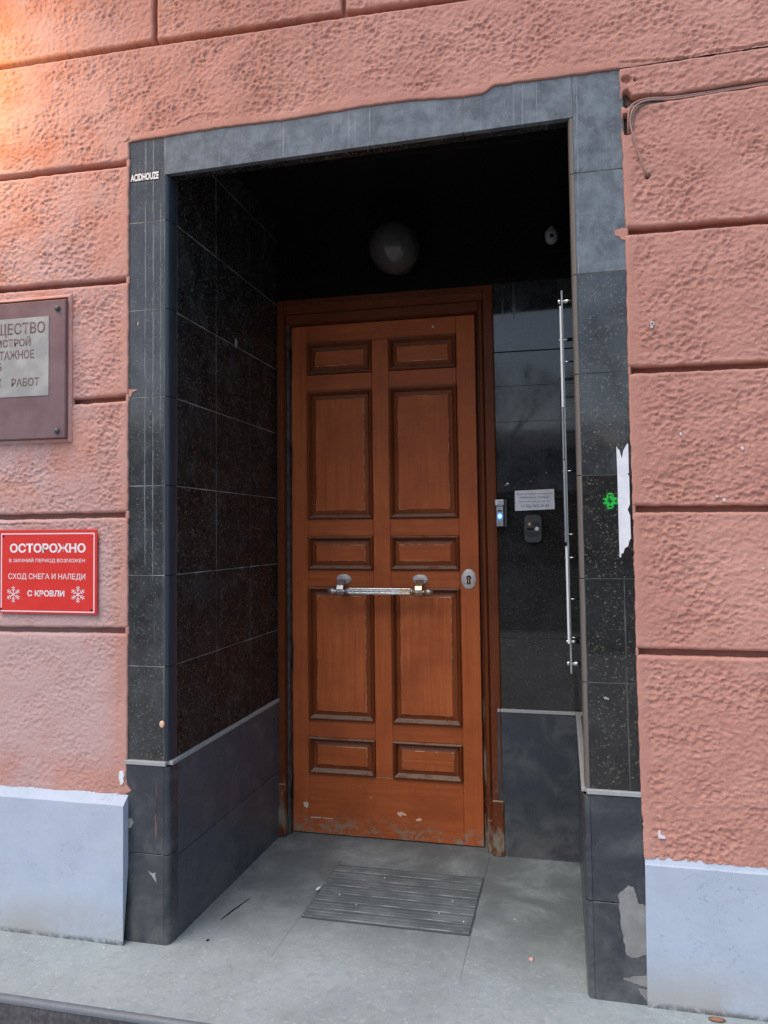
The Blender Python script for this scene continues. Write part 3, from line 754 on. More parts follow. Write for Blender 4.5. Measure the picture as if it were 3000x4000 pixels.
# step edge with rounded nosing, dark riser
nose = MB(); n = 8; V = []
for x in (-4., 5.2):
    for i in range(n):
        a = math.pi/2*i/(n-1); V.append((x, -.318-.016*math.sin(a), .0195-.016+.016*math.cos(a)))
nose.add(V, [(i, i+1, n+i+1, n+i) for i in range(n-1)], True); obj('step_nosing', nose, M['nosing'], landing)
st = MB(); st.cbox(-4., 5.2, -.3315, -.301, -.145, .0015, .002); obj('step_riser', st, M['riser'], landing)
pv = MB(); pv.cbox(-30, 30, -7.0, -.28, -.35, -.13, .004); props(obj('pavement', pv, M['paving']), 'pale grey pavement below the landing step', None, None, 'structure')
rd = MB(); rd.cbox(-60, 60, -60, -7.0, -.45, -.25, .004); props(obj('road', rd, M['asphalt']), 'asphalt street in front of the building', None, None, 'structure')

# ------------------------------------------------------------------ door frame and door
def sway(o, k=.0090):
    me = o.data; n = len(me.vertices); co = np.empty(n*3); me.vertices.foreach_get('co', co); co = co.reshape(-1, 3)
    co[:, 0] -= k*(co[:, 2]-1.1)*np.clip((co[:, 0]-.15)/.9, 0, 1.1); me.vertices.foreach_set('co', co.ravel()); me.update(); return o
frame = thing('door_frame', 'reddish brown moulded timber door frame set between the black tiles', 'door frame')
def fbox(name, b, mat, parent=frame, c=.002): return sway(obj(name, MB().cbox(*b, c), mat, parent))
YF = D-.004
fbox('jamb', (.1335, .1640, YF, D+.10, 0.0, 2.2500), M['frame_v']); fbox('jamb_stop', (.1641, .1755, D+.030, D+.10, -.01, 2.19), M['rebate'])
fbox('jamb', (1.0190, 1.0605, YF, D+.10, -.01, 2.2500), M['frame_v'])
fbox('jamb_moulding', (.9960, 1.0185, YF+.016, D+.10, -.01, 2.1930), M['frame_v'], c=.005)
fbox('jamb_stop', (.9830, .9955, D+.050, D+.10, -.01, 2.1930), M['gap'], c=.003)  # gap beside the leaf: its shadow put into the dark timber colour
fbox('jamb_bead', (1.0075, 1.0120, YF+.006, D+.05, .22, 2.1930), M['mould_v'], c=.002)
fbox('jamb_bead', (1.0535, 1.0590, YF-.006, YF+.01, .22, 2.245), M['frame_v'], c=.002)
fbox('jamb_bead', (.1350, .1410, YF-.006, YF+.01, .22, 2.245), M['frame_v'], c=.002)
fbox('head_rail', (.1645, 1.0185, YF, D+.10, 2.1935, 2.2500), M['frame_h'])
fbox('head_moulding', (.1645, 1.0185, YF-.007, YF+.01, 2.2120, 2.2280), M['frame_h'], c=.004)
fbox('head_stop', (.1645, .9955, D+.020, D+.10, 2.1560, 2.1930), M['frame_h'], c=.003)
fbox('foot_block', (.1315, .1655, YF-.008, YF+.02, .0, .2150), M['frame_v'], c=.004)
fbox('foot_block', (1.0180, 1.0640, YF-.010, YF+.02, -.008, .2080), M['frame_v'], c=.004)

door = thing('wooden_door', 'orange brown varnished wooden door with ten raised panels and a horizontal pull bar', 'door')
def dbox(name, b, mat, c=.0024, parent=door): return sway(obj(name, MB().cbox(*b, c), mat, parent))
XA, XB, XC, XD, XE, XF = .1765, .2495, .5365, .6110, .8980, .9775
YB = DL+.045
ZP = [(1.939, 2.076), (1.320, 1.867), (1.105, 1.246), (.473, 1.031), (.248, .399)]
dbox('stile', (XA, XB, DL, YB, -.004, 2.153), M['wood_v']); dbox('stile', (XE, XF, DL, YB, -.0045, 2.153), M['wood_v'])
dbox('muntin', (XC, XD, DL, YB, .2485, 2.0755), M['wood_v'])
dbox('top_rail', (XB, XE, DL, YB, 2.0760, 2.153), M['wood_h']); dbox('kick_board', (XB, XE, DL, YB, -.0045, .2480), M['wood_h'])
for (lo, hi) in zip(ZP[1:], ZP):
    for x0, x1 in ((XB, XC), (XD, XE)): dbox('rail', (x0, x1, DL, YB, lo[1], hi[0]), M['wood_h'])
back = MB().cbox(.178, .974, DL+.020, DL+.040, -.01, 2.15); obj('door_core', back, M['black'], door)
MO = [(0., DL+.012), (0., DL-.006), (.0018, DL-.0112), (.0050, DL-.0130), (.0082, DL-.0118), (.0130, DL-.0040), (.0142, DL+.0020), (.0165, DL+.0045), (.0182, DL+.0100), (.0186, DL+.016)]
for z0, z1 in ZP:
    for x0, x1 in ((XB, XC), (XD, XE)):
        e = .0002
        p = sway(obj('panel', MB().ring(x0+.012, x1-.012, z0+.012, z1-.012, [(.0262, DL+.003), (.0262, DL+.0012)], True), M['wood_v'] if z1-z0 > .2 else M['wood_h'], door))
        sway(obj('panel_bevel', MB().ring(x0+.012, x1-.012, z0+.012, z1-.012, [(0, DL+.016), (.0055, DL+.0120), (.0075, DL+.0108), (.0235, DL+.0045)]), M['bevel'], p))
        sway(obj('worn_arris', MB().ring(x0+.012, x1-.012, z0+.012, z1-.012, [(.0235, DL+.0045), (.0243, DL+.0022), (.0262, DL+.0012)]), M['worn'], p))
        sway(obj('moulding', MB().ring(x0+e, x1-e, z0+e, z1-e, MO), M['mould_v'], p))
for zc in (1.9945, 1.578, .752, .202):
    h = MB(); h.tube([(.1755, D+.040, zc-.056), (.1755, D+.040, zc+.056)], .0085, 10); h.lathe([(.004, -.064), (.0075, -.058), (.0065, -.054)], (.1755, D+.040, zc), 'z', 10)
    obj('hinge', h, M['iron'], door)
# pull bar
pull = bpy.data.objects.new('pull_handle', None); COL.objects.link(pull); pull.parent = door
YH, ZH = DL-.072, 1.0212
g = MB(); V = []; n = 72; xsn = [.447, .4495, .7065, .709]
for x, sc in zip(xsn, (.72, 1., 1., .72)):
    for k in range(n):
        a = 2*math.pi*k/n; r = (.0122 + .0014*math.cos(a*14))*sc; V.append((x, YH+r*math.cos(a), ZH+r*math.sin(a)))
F = [(i*n+k, i*n+(k+1) % n, (i+1)*n+(k+1) % n, (i+1)*n+k) for i in range(3) for k in range(n)] + [tuple(range(n)), tuple(3*n+k for k in range(n))]
g.add(V, F); obj('grip', g, M['metal'], pull)
for sgn, x0 in ((-1, .447), (1, .709)):
    q = MB(); pr = [(.0128, .000), (.0135, .004), (.0118, .008), (.0065, .013), (.0062, .022), (.0095, .025), (.0095, .046), (.0062, .049), (.0060, .054), (.0085, .058), (.0120, .065), (.0128, .071), (.0105, .080), (.0055, .088), (.0015, .091)]
    q.lathe([(r, sgn*h) for r, h in pr], (x0, YH, ZH), 'x', 20); obj('finial', q, M['metal'], pull)
for px, bxx in ((.4072, .4135), (.7350, .7420)):
    q = MB(); q.lathe([(.0335, 0), (.0335, -.003), (.0300, -.0060), (.0220, -.0072), (.0001, -.0078)], (px, DL, 1.0660), 'y', 28, 1., .66); o = obj('mounting_plate', q, M['plate'], pull)
    s_ = MB()
    for dx in (-.024, .024): s_.lathe([(.0042, 0), (.0040, -.0025), (.002, -.0036)], (px+dx, DL-.0062, 1.0650), 'y', 10)
    obj('screw', s_, M['steel'], pull)
    path = [(DL-.003, 1.066), (DL-.020, 1.0675), (DL-.042, 1.0650), (DL-.062, 1.0570), (DL-.078, 1.0430), (DL-.0845, 1.0290), (DL-.0840, 1.0180), (DL-.079, 1.0095), (DL-.070, 1.0082)]
    b = MB(); V = []; w = .0135
    for i, (y, z) in enumerate(path):
        t = i/(len(path)-1); x = px + (bxx-px)*min(1, t*1.6)
        a, c_ = path[max(i-1, 0)], path[min(i+1, len(path)-1)]
        ty, tz = c_[0]-a[0], c_[1]-a[1]; L = math.hypot(ty, tz); ny, nz = -tz/L*.0022, ty/L*.0022
        for ddx, sg in ((-w, 1), (-w*.6, 1.9), (w*.6, 1.9), (w, 1), (w, -1), (-w, -1)): V.append((x+ddx, y+ny*sg, z+nz*sg))
    k = 6; F = [(i*k+j, i*k+(j+1) % k, (i+1)*k+(j+1) % k, (i+1)*k+j) for i in range(len(path)-1) for j in range(k)] + [tuple(range(k)), tuple((len(path)-1)*k+j for j in range(k))]
    b.add(V, F); obj('bracket', b, M['metal'], pull)
# lock plate, keyhole, small white stud
lk = MB(); lk.lathe([(.0305, 0), (.0305, -.0018), (.0285, -.0034), (.0001, -.0040)], (.9350, DL, 1.0692), 'y', 36, 1., 1.36); lp = obj('lock_plate', lk, M['plate'], door)
kh = MB(); kh.poly([(.9350+.0095*math.cos(a), 1.0745+.0100*math.sin(a)) for a in np.linspace(-.9, math.pi+.9, 16)] + [(.9270, 1.0480), (.9430, 1.0480)][::1], DL-.0046, DL-.0036); obj('keyhole', kh, M['black'], lp)
kc = MB(); kc.lathe([(.0052, 0), (.0048, -.0012), (.0001, -.0016)], (.9352, DL-.0046, 1.0725), 'y', 14); kc.cbox(.9322, .9384, DL-.0060, DL-.0044, 1.0500, 1.0700, .0006); obj('lock_cylinder', kc, M['brass'], lp)
pp = MB(); pp.lathe([(.0062, 0), (.0060, -.003), (.0035, -.0048), (.0001, -.0052)], (.7988, DL, 2.1132), 'y', 16); obj('spyhole_stud', pp, M['cream'], door)
# bare chips in the varnish of the kick board
for pts in ([(.625, .106), (.640, .112), (.662, .104), (.664, .096), (.645, .099), (.640, .090), (.628, .097)], [(.702, .084), (.716, .092), (.728, .088), (.722, .080), (.706, .078)], [(.222, .120), (.236, .124), (.246, .117), (.243, .099), (.228, .101)], [(.255, .062), (.300, .0635), (.300, .0595), (.256, .058)], [(.307, .0625), (.352, .0620), (.352, .0595), (.307, .0600)]):
    sway(obj('bare_chip', MB().poly(pts, DL-.0006, DL+.001), M['peach' if pts[0][0] > .6 else 'cream'], door))

# ------------------------------------------------------------------ things in the doorway
gl = thing('globe_lamp', 'unlit dusty glass globe lamp on the dark tiles above the door', 'lamp')
gc = (.676, D-.125, 2.388); gr = .1030
prof = [(gr*math.cos(a), gr*math.sin(a)) for a in np.linspace(-math.pi/2+.02, math.pi/2-.02, 24)]
gm = MB(); gm.lathe(prof, gc, 'y', 40); obj('globe', gm, M['globe'], gl)
gm = MB(); gm.lathe([(.020, -.02), (.022, .0), (.014, .03), (.012, .050)], (gc[0], gc[1]+.0, gc[2]), 'y', 20); obj('bulb', gm, M['white'], gl)
gm = MB(); gm.lathe([(.056, .080), (.060, .100), (.060, .112), (.070, .115), (.070, .1255)], gc, 'y', 32); obj('lamp_base', gm, M['plastic_dark'], gl)
sc = thing('security_camera', 'small pale dome security camera high in the right back corner', 'camera')
cm = MB(); cm.lathe([(.0001, -.034), (.010, -.032), (.019, -.025), (.0245, -.012), (.0255, .0), (.0245, .012), (.019, .022), (.010, .026)], (1.283, D-.075, 2.398), 'z', 24); obj('dome', cm, M['dome'], sc)
cm = MB(); cm.lathe([(.0075, 0), (.0072, -.003), (.0001, -.004)], (1.283, D-.0985, 2.388), 'y', 14); obj('lens', cm, M['black'], sc)
cm = MB(); cm.tube([(1.283, D-.075, 2.421), (1.283, D-.06, 2.431), (1.283, D-.001, 2.431)], .010, 10); obj('mount', cm, M['white'], sc)

nt = thing('paper_notice', 'small white printed paper notice taped to the black tiles above the intercom', 'notice')
q = MB(); q.convex([(1.1274, D-.0010, 1.4217), (1.2787, D-.0016, 1.4262), (1.2806, D-.0012, 1.3476), (1.1277, D-.0010, 1.3424), (1.1274, D-.0022, 1.4217), (1.2787, D-.0030, 1.4262), (1.2806, D-.0022, 1.3476), (1.1277, D-.0020, 1.3424)], [(0, 1, 2, 3), (4, 5, 6, 7), (0, 1, 5, 4), (1, 2, 6, 5), (2, 3, 7, 6), (3, 0, 4, 7)])
obj('sheet', q, M['paper'], nt)
for body, bx_ in (('Связаться с администратором отеля', (1.135, 1.274, 1.4045, 1.4120)), ('«Апельсин на Трубной»', (1.144, 1.262, 1.3890, 1.4000)), ('после 22:00 можно по телефону', (1.146, 1.262, 1.3745, 1.3815)), ('+7 926 942-39-99', (1.150, 1.258, 1.3545, 1.3670))):
    text('printed_line', body, bx_, D-.0033, M['ink'], nt, .0)
ic = thing('intercom_panel', 'dark grey rounded intercom panel with white call button below the paper notice', 'intercom')
def rrect(x0, x1, z0, z1, r, n=6):
    P = []
    for cx_, cz_, a0 in ((x1-r, z1-r, 0), (x0+r, z1-r, 90), (x0+r, z0+r, 180), (x1-r, z0+r, 270)):
        for i in range(n+1): a = R(a0+90*i/n); P.append((cx_+r*math.cos(a), cz_+r*math.sin(a)))
    return P
def loft(rings):
    m = MB(); V = []; n = len(rings[0][0])
    for pts, y in rings: V += [(p[0], y, p[1]) for p in pts]
    m.add(V, [(i*n+k, i*n+(k+1) % n, (i+1)*n+(k+1) % n, (i+1)*n+k) for i in range(len(rings)-1) for k in range(n)] + [tuple((len(rings)-1)*n+k for k in range(n))]); return m
icx0, icx1, icz0, icz1 = 1.1620, 1.2320, 1.2160, 1.3265
obj('casing', loft([(rrect(icx0, icx1, icz0, icz1, .020), D+.001), (rrect(icx0, icx1, icz0, icz1, .020), D-.012), (rrect(icx0+.003, icx1-.003, icz0+.003, icz1-.003, .018), D-.0155)]), M['panelmetal'], ic)
q = MB(); q.lathe([(.0072, 0), (.0072, -.003), (.0052, -.0036), (.0050, -.0015)], (1.1838, D-.0155, 1.2895), 'y', 20, cap=False); obj('lens_ring', q, M['brass'], ic)
q = MB(); q.lathe([(.0050, 0), (.0040, -.0018), (.0001, -.0024)], (1.1838, D-.0155, 1.2895), 'y', 14); obj('lens', q, M['cream'], ic)
q = MB(); q.lathe([(.0084, 0), (.0080, -.0030), (.0045, -.0048), (.0001, -.0053)], (1.2123, D-.0155, 1.2703), 'y', 20); obj('call_button', q, M['white'], ic)
q = MB(); q.cbox(1.1740, 1.1980, D-.0168, D-.014, 1.2655, 1.2745, .001); obj('sensor_window', q, M['black'], ic)
for zz, xa, xb in ((1.2985, 1.198, 1.219), (1.2935, 1.197, 1.222), (1.2885, 1.196, 1.225), (1.2838, 1.195, 1.228), (1.2570, 1.166, 1.228), (1.2520, 1.168, 1.226), (1.2470, 1.174, 1.220), (1.2420, 1.180, 1.214)):
    q = MB(); q.cbox(xa, xb, D-.0172, D-.015, zz-.0009, zz+.0009, .0003); obj('speaker_slot', q, M['plastic_dark'], ic)
rdr = thing('key_reader', 'narrow silver key reader with glowing blue ring beside the door frame', 'reader')
rx0, rx1, rz0, rz1 = 1.0560, 1.0930, 1.2790, 1.3880
q = MB(); q.cbox(rx0+.002, rx1+.006, D-.030, D, rz0, rz1, .002); obj('housing', q, M['panelmetal'], rdr)
q = MB(); q.cbox(rx0, rx1-.007, D-.042, D-.0305, rz0+.002, rz1-.026, .003); obj('front_plate', q, M['silver'], rdr)
q = MB(); q.cbox(rx0-.003, rx1-.006, D-.045, D-.0305, rz1-.0255, rz1-.001, .003); obj('top_cap', q, M['white'], rdr)
for zz in (1.3790, 1.3730, 1.3670):
    q = MB(); q.cbox(rx0+.006, rx1-.012, D-.0458, D-.044, zz-.0008, zz+.0008, .0003); obj('vent_slot', q, M['ink'], rdr)
q = MB(); q.lathe([(.0118, 0), (.0112, -.0014), (.0078, -.0018), (.0076, -.0005)], (rx0+.0150, D-.042, 1.3215), 'y', 24, .82, 1., cap=False); obj('light_ring', q, M['blue'], rdr)
q = MB(); q.lathe([(.0076, 0), (.0060, -.0018), (.0001, -.0024)], (rx0+.0150, D-.042, 1.3215), 'y', 18, .82); obj('contact', q, M['cyan'], rdr)
q = MB(); q.cbox(rx0+.0065, rx0+.0235, D-.0428, D-.041, 1.3400, 1.3450, .0006); obj('slot', q, M['black'], rdr)
for zz in (1.2990, 1.2935, 1.2880):
    q = MB(); q.cbox(rx0+.0065, rx0+.0230, D-.0427, D-.041, zz-.0011, zz+.0011, .0004); obj('slot', q, M['ink'], rdr)

# acrylic house board on the right reveal, seen edge-on
ab = thing('acrylic_board', 'edge-on clear acrylic board on steel standoffs along the right side of the recess', 'sign')
def bxp(z): return 1.3128 + (1.93-z)*.0115
def sheet(name, y0, y1, z0, z1, off, th, mat, parent=ab):
    m = MB(); x0, x1 = bxp(z0)+off, bxp(z1)+off
    m.convex([(x0, y0, z0), (x0+th, y0, z0), (x0+th, y1, z0), (x0, y1, z0), (x1, y0, z1), (x1+th, y0, z1), (x1+th, y1, z1), (x1, y1, z1)], [(0, 1, 2, 3), (4, 5, 6, 7), (0, 1, 5, 4), (1, 2, 6, 5), (2, 3, 7, 6), (3, 0, 4, 7)])
    return obj(name, m, mat, parent)
sheet('clear_sheet', .095, .60, .8580, 1.9480, 0., .0046, M['acrylic'])
sheet('sheet_edge', .0935, .0948, .8580, 1.9480, .0, .0046, M['acr_edge'])
for z0, z1, th, mt in ((1.6120, 1.9020, .0045, 'signwhite'), (1.2280, 1.4600, .0042, 'silver'), (1.4640, 1.6080, .0032, 'acr_edge'), (.9420, 1.2120, .0048, 'signwhite')):
    sheet('notice_pocket', .088, .40, z0, z1, -.0052 if mt != 'signwhite' else -.0046, th, M[mt])
for z in (1.9235, .8820):
    for yy in (.120, .575):
        m = MB(); m.lathe([(.0062, -.0085), (.0066, -.006), (.0066, -.001), (.0055, -.0002)], (bxp(z), yy, z), 'x', 16); m.lathe([(.0062, .0048), (.0062, xr(z)-bxp(z))], (bxp(z), yy, z), 'x', 16); obj('standoff', m, M['steel'], ab)
for z in (1.7500, 1.4330, 1.2500, 1.1830, 1.0640, .9540):
    m = MB(); m.lathe([(.0024, -.008), (.0024, xr(z)-bxp(z))], (bxp(z), .13, z), 'x', 10); obj('pin', m, M['steel'], ab)

# floor mat
mat_ = thing('door_mat', 'ribbed grey rubber door mat set on the floor before the door', 'mat')
def tilt(y): return fz(y)
q = MB(); q.convex([(.466, .255, tilt(.255)+.0012), (1.013, .255, tilt(.255)+.0012), (1.013, .690, tilt(.69)+.0012), (.466, .690, tilt(.69)+.0012), (.466, .255, tilt(.255)+.0035), (1.013, .255, tilt(.255)+.0035), (1.013, .690, tilt(.69)+.0035), (.466, .690, tilt(.69)+.0035)], [(0, 1, 2, 3), (4, 5, 6, 7), (0, 1, 5, 4), (1, 2, 6, 5), (2, 3, 7, 6), (3, 0, 4, 7)]); obj('mat_base', q, M['rubber_dark'], mat_)
ry = list(np.linspace(.258, .688, 8))
for i, (a, b) in enumerate(zip(ry, ry[1:])):
    w = (b-a)/3
    for q_ in range(3):
        y0, y1 = a+q_*w+.0016, a+(q_+1)*w-(.0016 if q_ < 2 else .0050); h = (.0058 if q_ else .0066)+jit(.0003)
        hh = lambda y: tilt(y)+h
        obj('rib', MB().slab([(.4675, y0, hh(y0)), (1.0115, y0, hh(y0)), (1.0115, y1, hh(y1)), (.4675, y1, hh(y1))], (0, 0, 1), .0045, .0016), M['rubber'], mat_, fix=False)
    y0 = a+.0016; h = .0066
    obj('rib_edge', MB().slab([(.469, y0+.001, hh(y0)+.0012), (1.010, y0+.001, hh(y0)+.0012), (1.010, y0+.0042, hh(y0)+.0012), (.469, y0+.0042, hh(y0)+.0012)], (0, 0, 1), .003, .0005), M['ribedge'], mat_, fix=False)
# litter
def litter(name, label, cat, mb, mat): return props(obj(name, mb, mat), label, cat)
q = MB(); q.tube([(.4580, .4440, .0180), (.4660, .4720, .0172)], .0045, 10); litter('cigarette_butt', 'white cigarette butt at the left edge of the ribbed mat', 'cigarette butt', q, M['white'])
q = MB(); q.lathe([(.0001, .0006), (.008, .0008), (.0095, .002), (.006, .0038), (.0001, .0042)], (1.2036, .160, fz(.16)), 'z', 9, .85, 1.2); litter('petal', 'pale pink petal lying on the floor near the right pier', 'petal', q, M['pink'])
q = MB(); q.lathe([(.0001, .0006), (.010, .0008), (.016, .003), (.008, .006), (.0001, .0065)], (1.6724, -.0330, .02), 'z', 9, 1.35, .7); litter('dry_leaf_scrap', 'rusty brown leaf scrap on the ground under the right plinth', 'leaf', q, M['rust'])
q = MB(); q.tube([(.2196, .1805, fz(.18)+.002), (.226, .225, fz(.22)+.003), (.237, .280, fz(.28)+.003), (.2485, .3513, fz(.35)+.002)], [.0008, .0017, .0017, .0007], 6); litter('twig', 'thin dark curved twig on the floor by the left reveal', 'twig', q, M['iron'])
q = MB(); q.lathe([(.0001, .0005), (.004, .0008), (.0055, .002), (.0001, .0032)], (.2370, .0504, fz(.05)), 'z', 7, .8, 1.3); litter('dark_crumb', 'small dark crumb on the floor at the foot of the left pier', 'crumb', q, M['iron'])
GL = ['pale grit crumb on the slab right of the ribbed mat', 'pale grit crumb on the right part of the mat, upper of three', 'pale grit crumb near the back edge of the mat',
      'pale grit crumb on the left part of the mat near the cigarette butt', 'pale grit crumb at the middle of the mat', 'pale grit crumb on the right part of the mat below the upper one',
      'pale grit crumb at the right front corner of the mat', 'pale grit crumb on the landing in front of the left plinth corner']
for i, (x, y, r) in enumerate([(1.142, .40, .0028), (.93, .47, .0028), (.665, .60, .0022), (.545, .43, .0026), (.62, .37, .0022), (.90, .37, .0026), (.985, .33, .003), (-.045, -.06, .0035)]):
    q = MB(); q.lathe([(.0001, .0068 if .46 < x < 1.02 else .0003), (r, .0072 if .46 < x < 1.02 else .0006), (r*.8, .0095 if .46 < x < 1.02 else .002), (.0001, .0100 if .46 < x < 1.02 else .0025)], (x, y, fz(y)), 'z', 6)
    o = litter('grit_crumb', 'pale grit crumb lying on the grey floor or mat', 'crumb', q, M['paper']); o['group'] = 'pale grit crumbs on the floor'; o['label'] = GL[i]

# ------------------------------------------------------------------ things on the facade
pq = thing('wall_plaque', 'maroon cast plaque with weathered grey lettered inset and round bolts on the left wall', 'plaque')
q = MB(); q.ring(-.7350, -.1965, 1.5500, 2.0260, [(0, .004), (.002, -.010), (.006, -.014), (.0120, -.0165), (.0135, -.014)]); obj('plaster_rim', q, M['stucco'], pq)
q = MB(); q.cbox(-.7240, -.2075, -.030, .002, 1.5635, 2.0035, .003); obj('plate', q, M['plaque'], pq)
q = MB(); q.cbox(-.6640, -.2668, -.0318, -.029, 1.7000, 1.9520, .0006); obj('inset_plate', q, M['inset'], pq)
for z in (1.9745, 1.5865):
    for x in (-.2360, -.695):
        q = MB(); q.lathe([(.0092, 0), (.0090, -.003), (.0072, -.0070), (.0035, -.0092), (.0001, -.0098)], (x, -.030, z), 'y', 18); obj('bolt', q, M['bolt'], pq)
for body, bx_, bd in (('ЩЕСТВО', (-.4580, -.2800, 1.8930, 1.9375), .016), ('МСТРОЙ', (-.4620, -.3320, 1.8610, 1.8930), .016), ('ТАЖНОЕ', (-.4480, -.3190, 1.8205, 1.8495), .016), ('6', (-.4530, -.4385, 1.7856, 1.8130), .02), ('Х', (-.4560, -.4385, 1.7350, 1.7610), .02), ('РАБОТ', (-.4016, -.3000, 1.7325, 1.7590), .016)):
    text('lettering', body, bx_, -.0322, M['plaqueink'], pq, bd)

sg = thing('warning_sign', 'red rectangular warning sign with white Cyrillic lettering and snowflakes on the left wall', 'sign')
q = MB(); q.cbox(-.4560, -.1025, -.0165, -.0125, 1.0105, 1.2756, .0008); obj('board', q, M['red'], sg)
q = MB(); w = .0035
q.ring(-.4480, -.1110, 1.0160, 1.2650, [(0, -.0167), (w, -.0167)]); obj('border_line', q, M['signwhite'], sg)
for body, bx_, bd in (('ОСТОРОЖНО', (-.4153, -.1424, 1.2030, 1.2325), .035), ('В ЗИМНИЙ ПЕРИОД ВОЗМОЖЕН', (-.4178, -.1449, 1.1705, 1.1870), .006), ('СХОД СНЕГА И НАЛЕДИ', (-.4203, -.1430, 1.1160, 1.1375), .006), ('С КРОВЛИ', (-.3501, -.2165, 1.0650, 1.0845), .03)):
    text('sign_lettering', body, bx_, -.0169, M['signwhite'], sg, bd)
for cx_, cz_ in ((-.4015, 1.0705), (-.1685, 1.0725)):
    q = MB()
    for k in range(6):
        a = math.pi/6 + k*math.pi/3; ca, sa = math.cos(a), math.sin(a)
        def bar(p0, p1, w, yy):
            dx, dz = p1[0]-p0[0], p1[1]-p0[1]; L = math.hypot(dx, dz); nx, nz = -dz/L*w, dx/L*w
            q.add([(p0[0]+nx, yy, p0[1]+nz), (p1[0]+nx, yy, p1[1]+nz), (p1[0]-nx, yy, p1[1]-nz), (p0[0]-nx, yy, p0[1]-nz)], [(0, 1, 2, 3)])
        P = lambda r, off=0: (cx_+r*math.cos(a+off), cz_+r*math.sin(a+off))
        bar(P(.0), P(.0265), .0011, -.01692-k*1e-5)
        for r in (.011, .018):
            for s_ in (-1, 1):
                t = (P(r)[0]+.0080*math.cos(a+s_*.9), P(r)[1]+.0080*math.sin(a+s_*.9)); bar(P(r), t, .0010, -.01700-k*1e-5-(r*1e-3))
    obj('snowflake', q, M['signwhite'], sg)
for x, z in ((-.4400, 1.2560), (-.1210, 1.0240), (-.4470, 1.0240), (-.119, 1.256)):
    q = MB(); q.lathe([(.0038, 0), (.0036, -.0008), (.0001, -.0011)], (x, -.0165, z), 'y', 12); obj('screw_head', q, M['black' if x < -.43 or z < 1.1 else 'red'], sg)

stk = thing('lettered_sticker', 'small torn strip of white capital lettering stuck high on the left granite pier', 'sticker')
text('sticker_lettering', 'ACIDHOUZE', (.0011, .0983, 2.3655, 2.3892), -.0016, M['signwhite'], stk, .045)
q = MB(); q.cbox(.0000, .0995, -.0010, .0003, 2.3640, 2.3910, .0001); obj('backing_strip', q, M['dark'], stk)
tp = MB(); tp.poly([(1.4523, 1.4860), (1.4560, 1.4790), (1.4600, 1.4760), (1.4660, 1.4520), (1.4700, 1.4740), (1.4760, 1.4850), (1.4810, 1.4930), (1.4830, 1.4900), (1.4835, 1.4130), (1.4790, 1.4110), (1.4840, 1.4060), (1.4848, 1.3300), (1.4790, 1.3150), (1.4850, 1.3000), (1.4860, 1.2380), (1.4820, 1.2330), (1.4790, 1.2180), (1.4700, 1.2120), (1.4660, 1.1990), (1.4610, 1.1980), (1.4600, 1.1875), (1.4565, 1.1880), (1.4550, 1.2885), (1.4540, 1.4090)], -.0016, .0002)
props(obj('torn_paper', tp, M['paper']), 'ragged strip of torn white paper on the right granite pier', 'paper strip')
q = MB(); q.lathe([(.0098, .0008), (.0096, -.0022), (.0070, -.0034), (.0001, -.0038)], (.1118, 0, .6800), 'y', 14, .85, 1.1); props(obj('gum_spot', q, M['peach']), 'peach coloured gum spot low on the left granite pier', 'gum spot')

# cables in the groove on the right
def smooth(pts, n=6):
    P = [Vector(p) for p in pts]; out = []
    for i in range(len(P)-1):
        p0, p1, p2, p3 = P[max(i-1, 0)], P[i], P[i+1], P[min(i+2, len(P)-1)]
        for k in range(n):
            t = k/n; out.append(.5*((2*p1)+(p2-p0)*t+(2*p0-5*p1+4*p2-p3)*t*t+(3*p1-p0-3*p2+p3)*t**3))
    return out + [P[-1]]
def cable(pts, r, mat, label): return props(obj('cable', MB().tube(smooth(pts), r, 8), M[mat]), label, 'cable')
cable([(2.30, .004, 2.4310), (1.846, .004, 2.4225), (1.70, .003, 2.4165), (1.609, .000, 2.4130), (1.555, -.009, 2.4130), (1.522, -.012, 2.4050), (1.506, -.014, 2.3860), (1.5010, -.013, 2.3600), (1.5045, -.0125, 2.3330), (1.5120, -.0125, 2.3000), (1.5208, -.0125, 2.2686), (1.5330, -.012, 2.2330), (1.5430, -.009, 2.2120), (1.5445, .006, 2.2096)], .0026, 'cable', 'pinkish cable looping from the groove down into a small hole beside the portal')
cable([(2.30, .006, 2.4360), (1.85, .006, 2.4275), (1.70, .004, 2.4215), (1.61, .000, 2.4180), (1.548, -.009, 2.4180), (1.512, -.011, 2.4090), (1.4985, -.012, 2.3900), (1.4955, -.010, 2.3620), (1.4965, -.001, 2.3400), (1.4965, .012, 2.330)], .0024, 'cable', 'upper painted cable running along the groove and bending into the broken plaster')
cable([(1.60, .004, 2.4080), (1.56, -.002, 2.4065), (1.530, -.010, 2.4005), (1.512, -.0135, 2.3850), (1.5070, -.0125, 2.3620), (1.5065, -.011, 2.3420), (1.5020, -.002, 2.330), (1.500, .008, 2.326)], .0019, 'cable_dark', 'thin grey cable bent close against the corner of the stucco block')
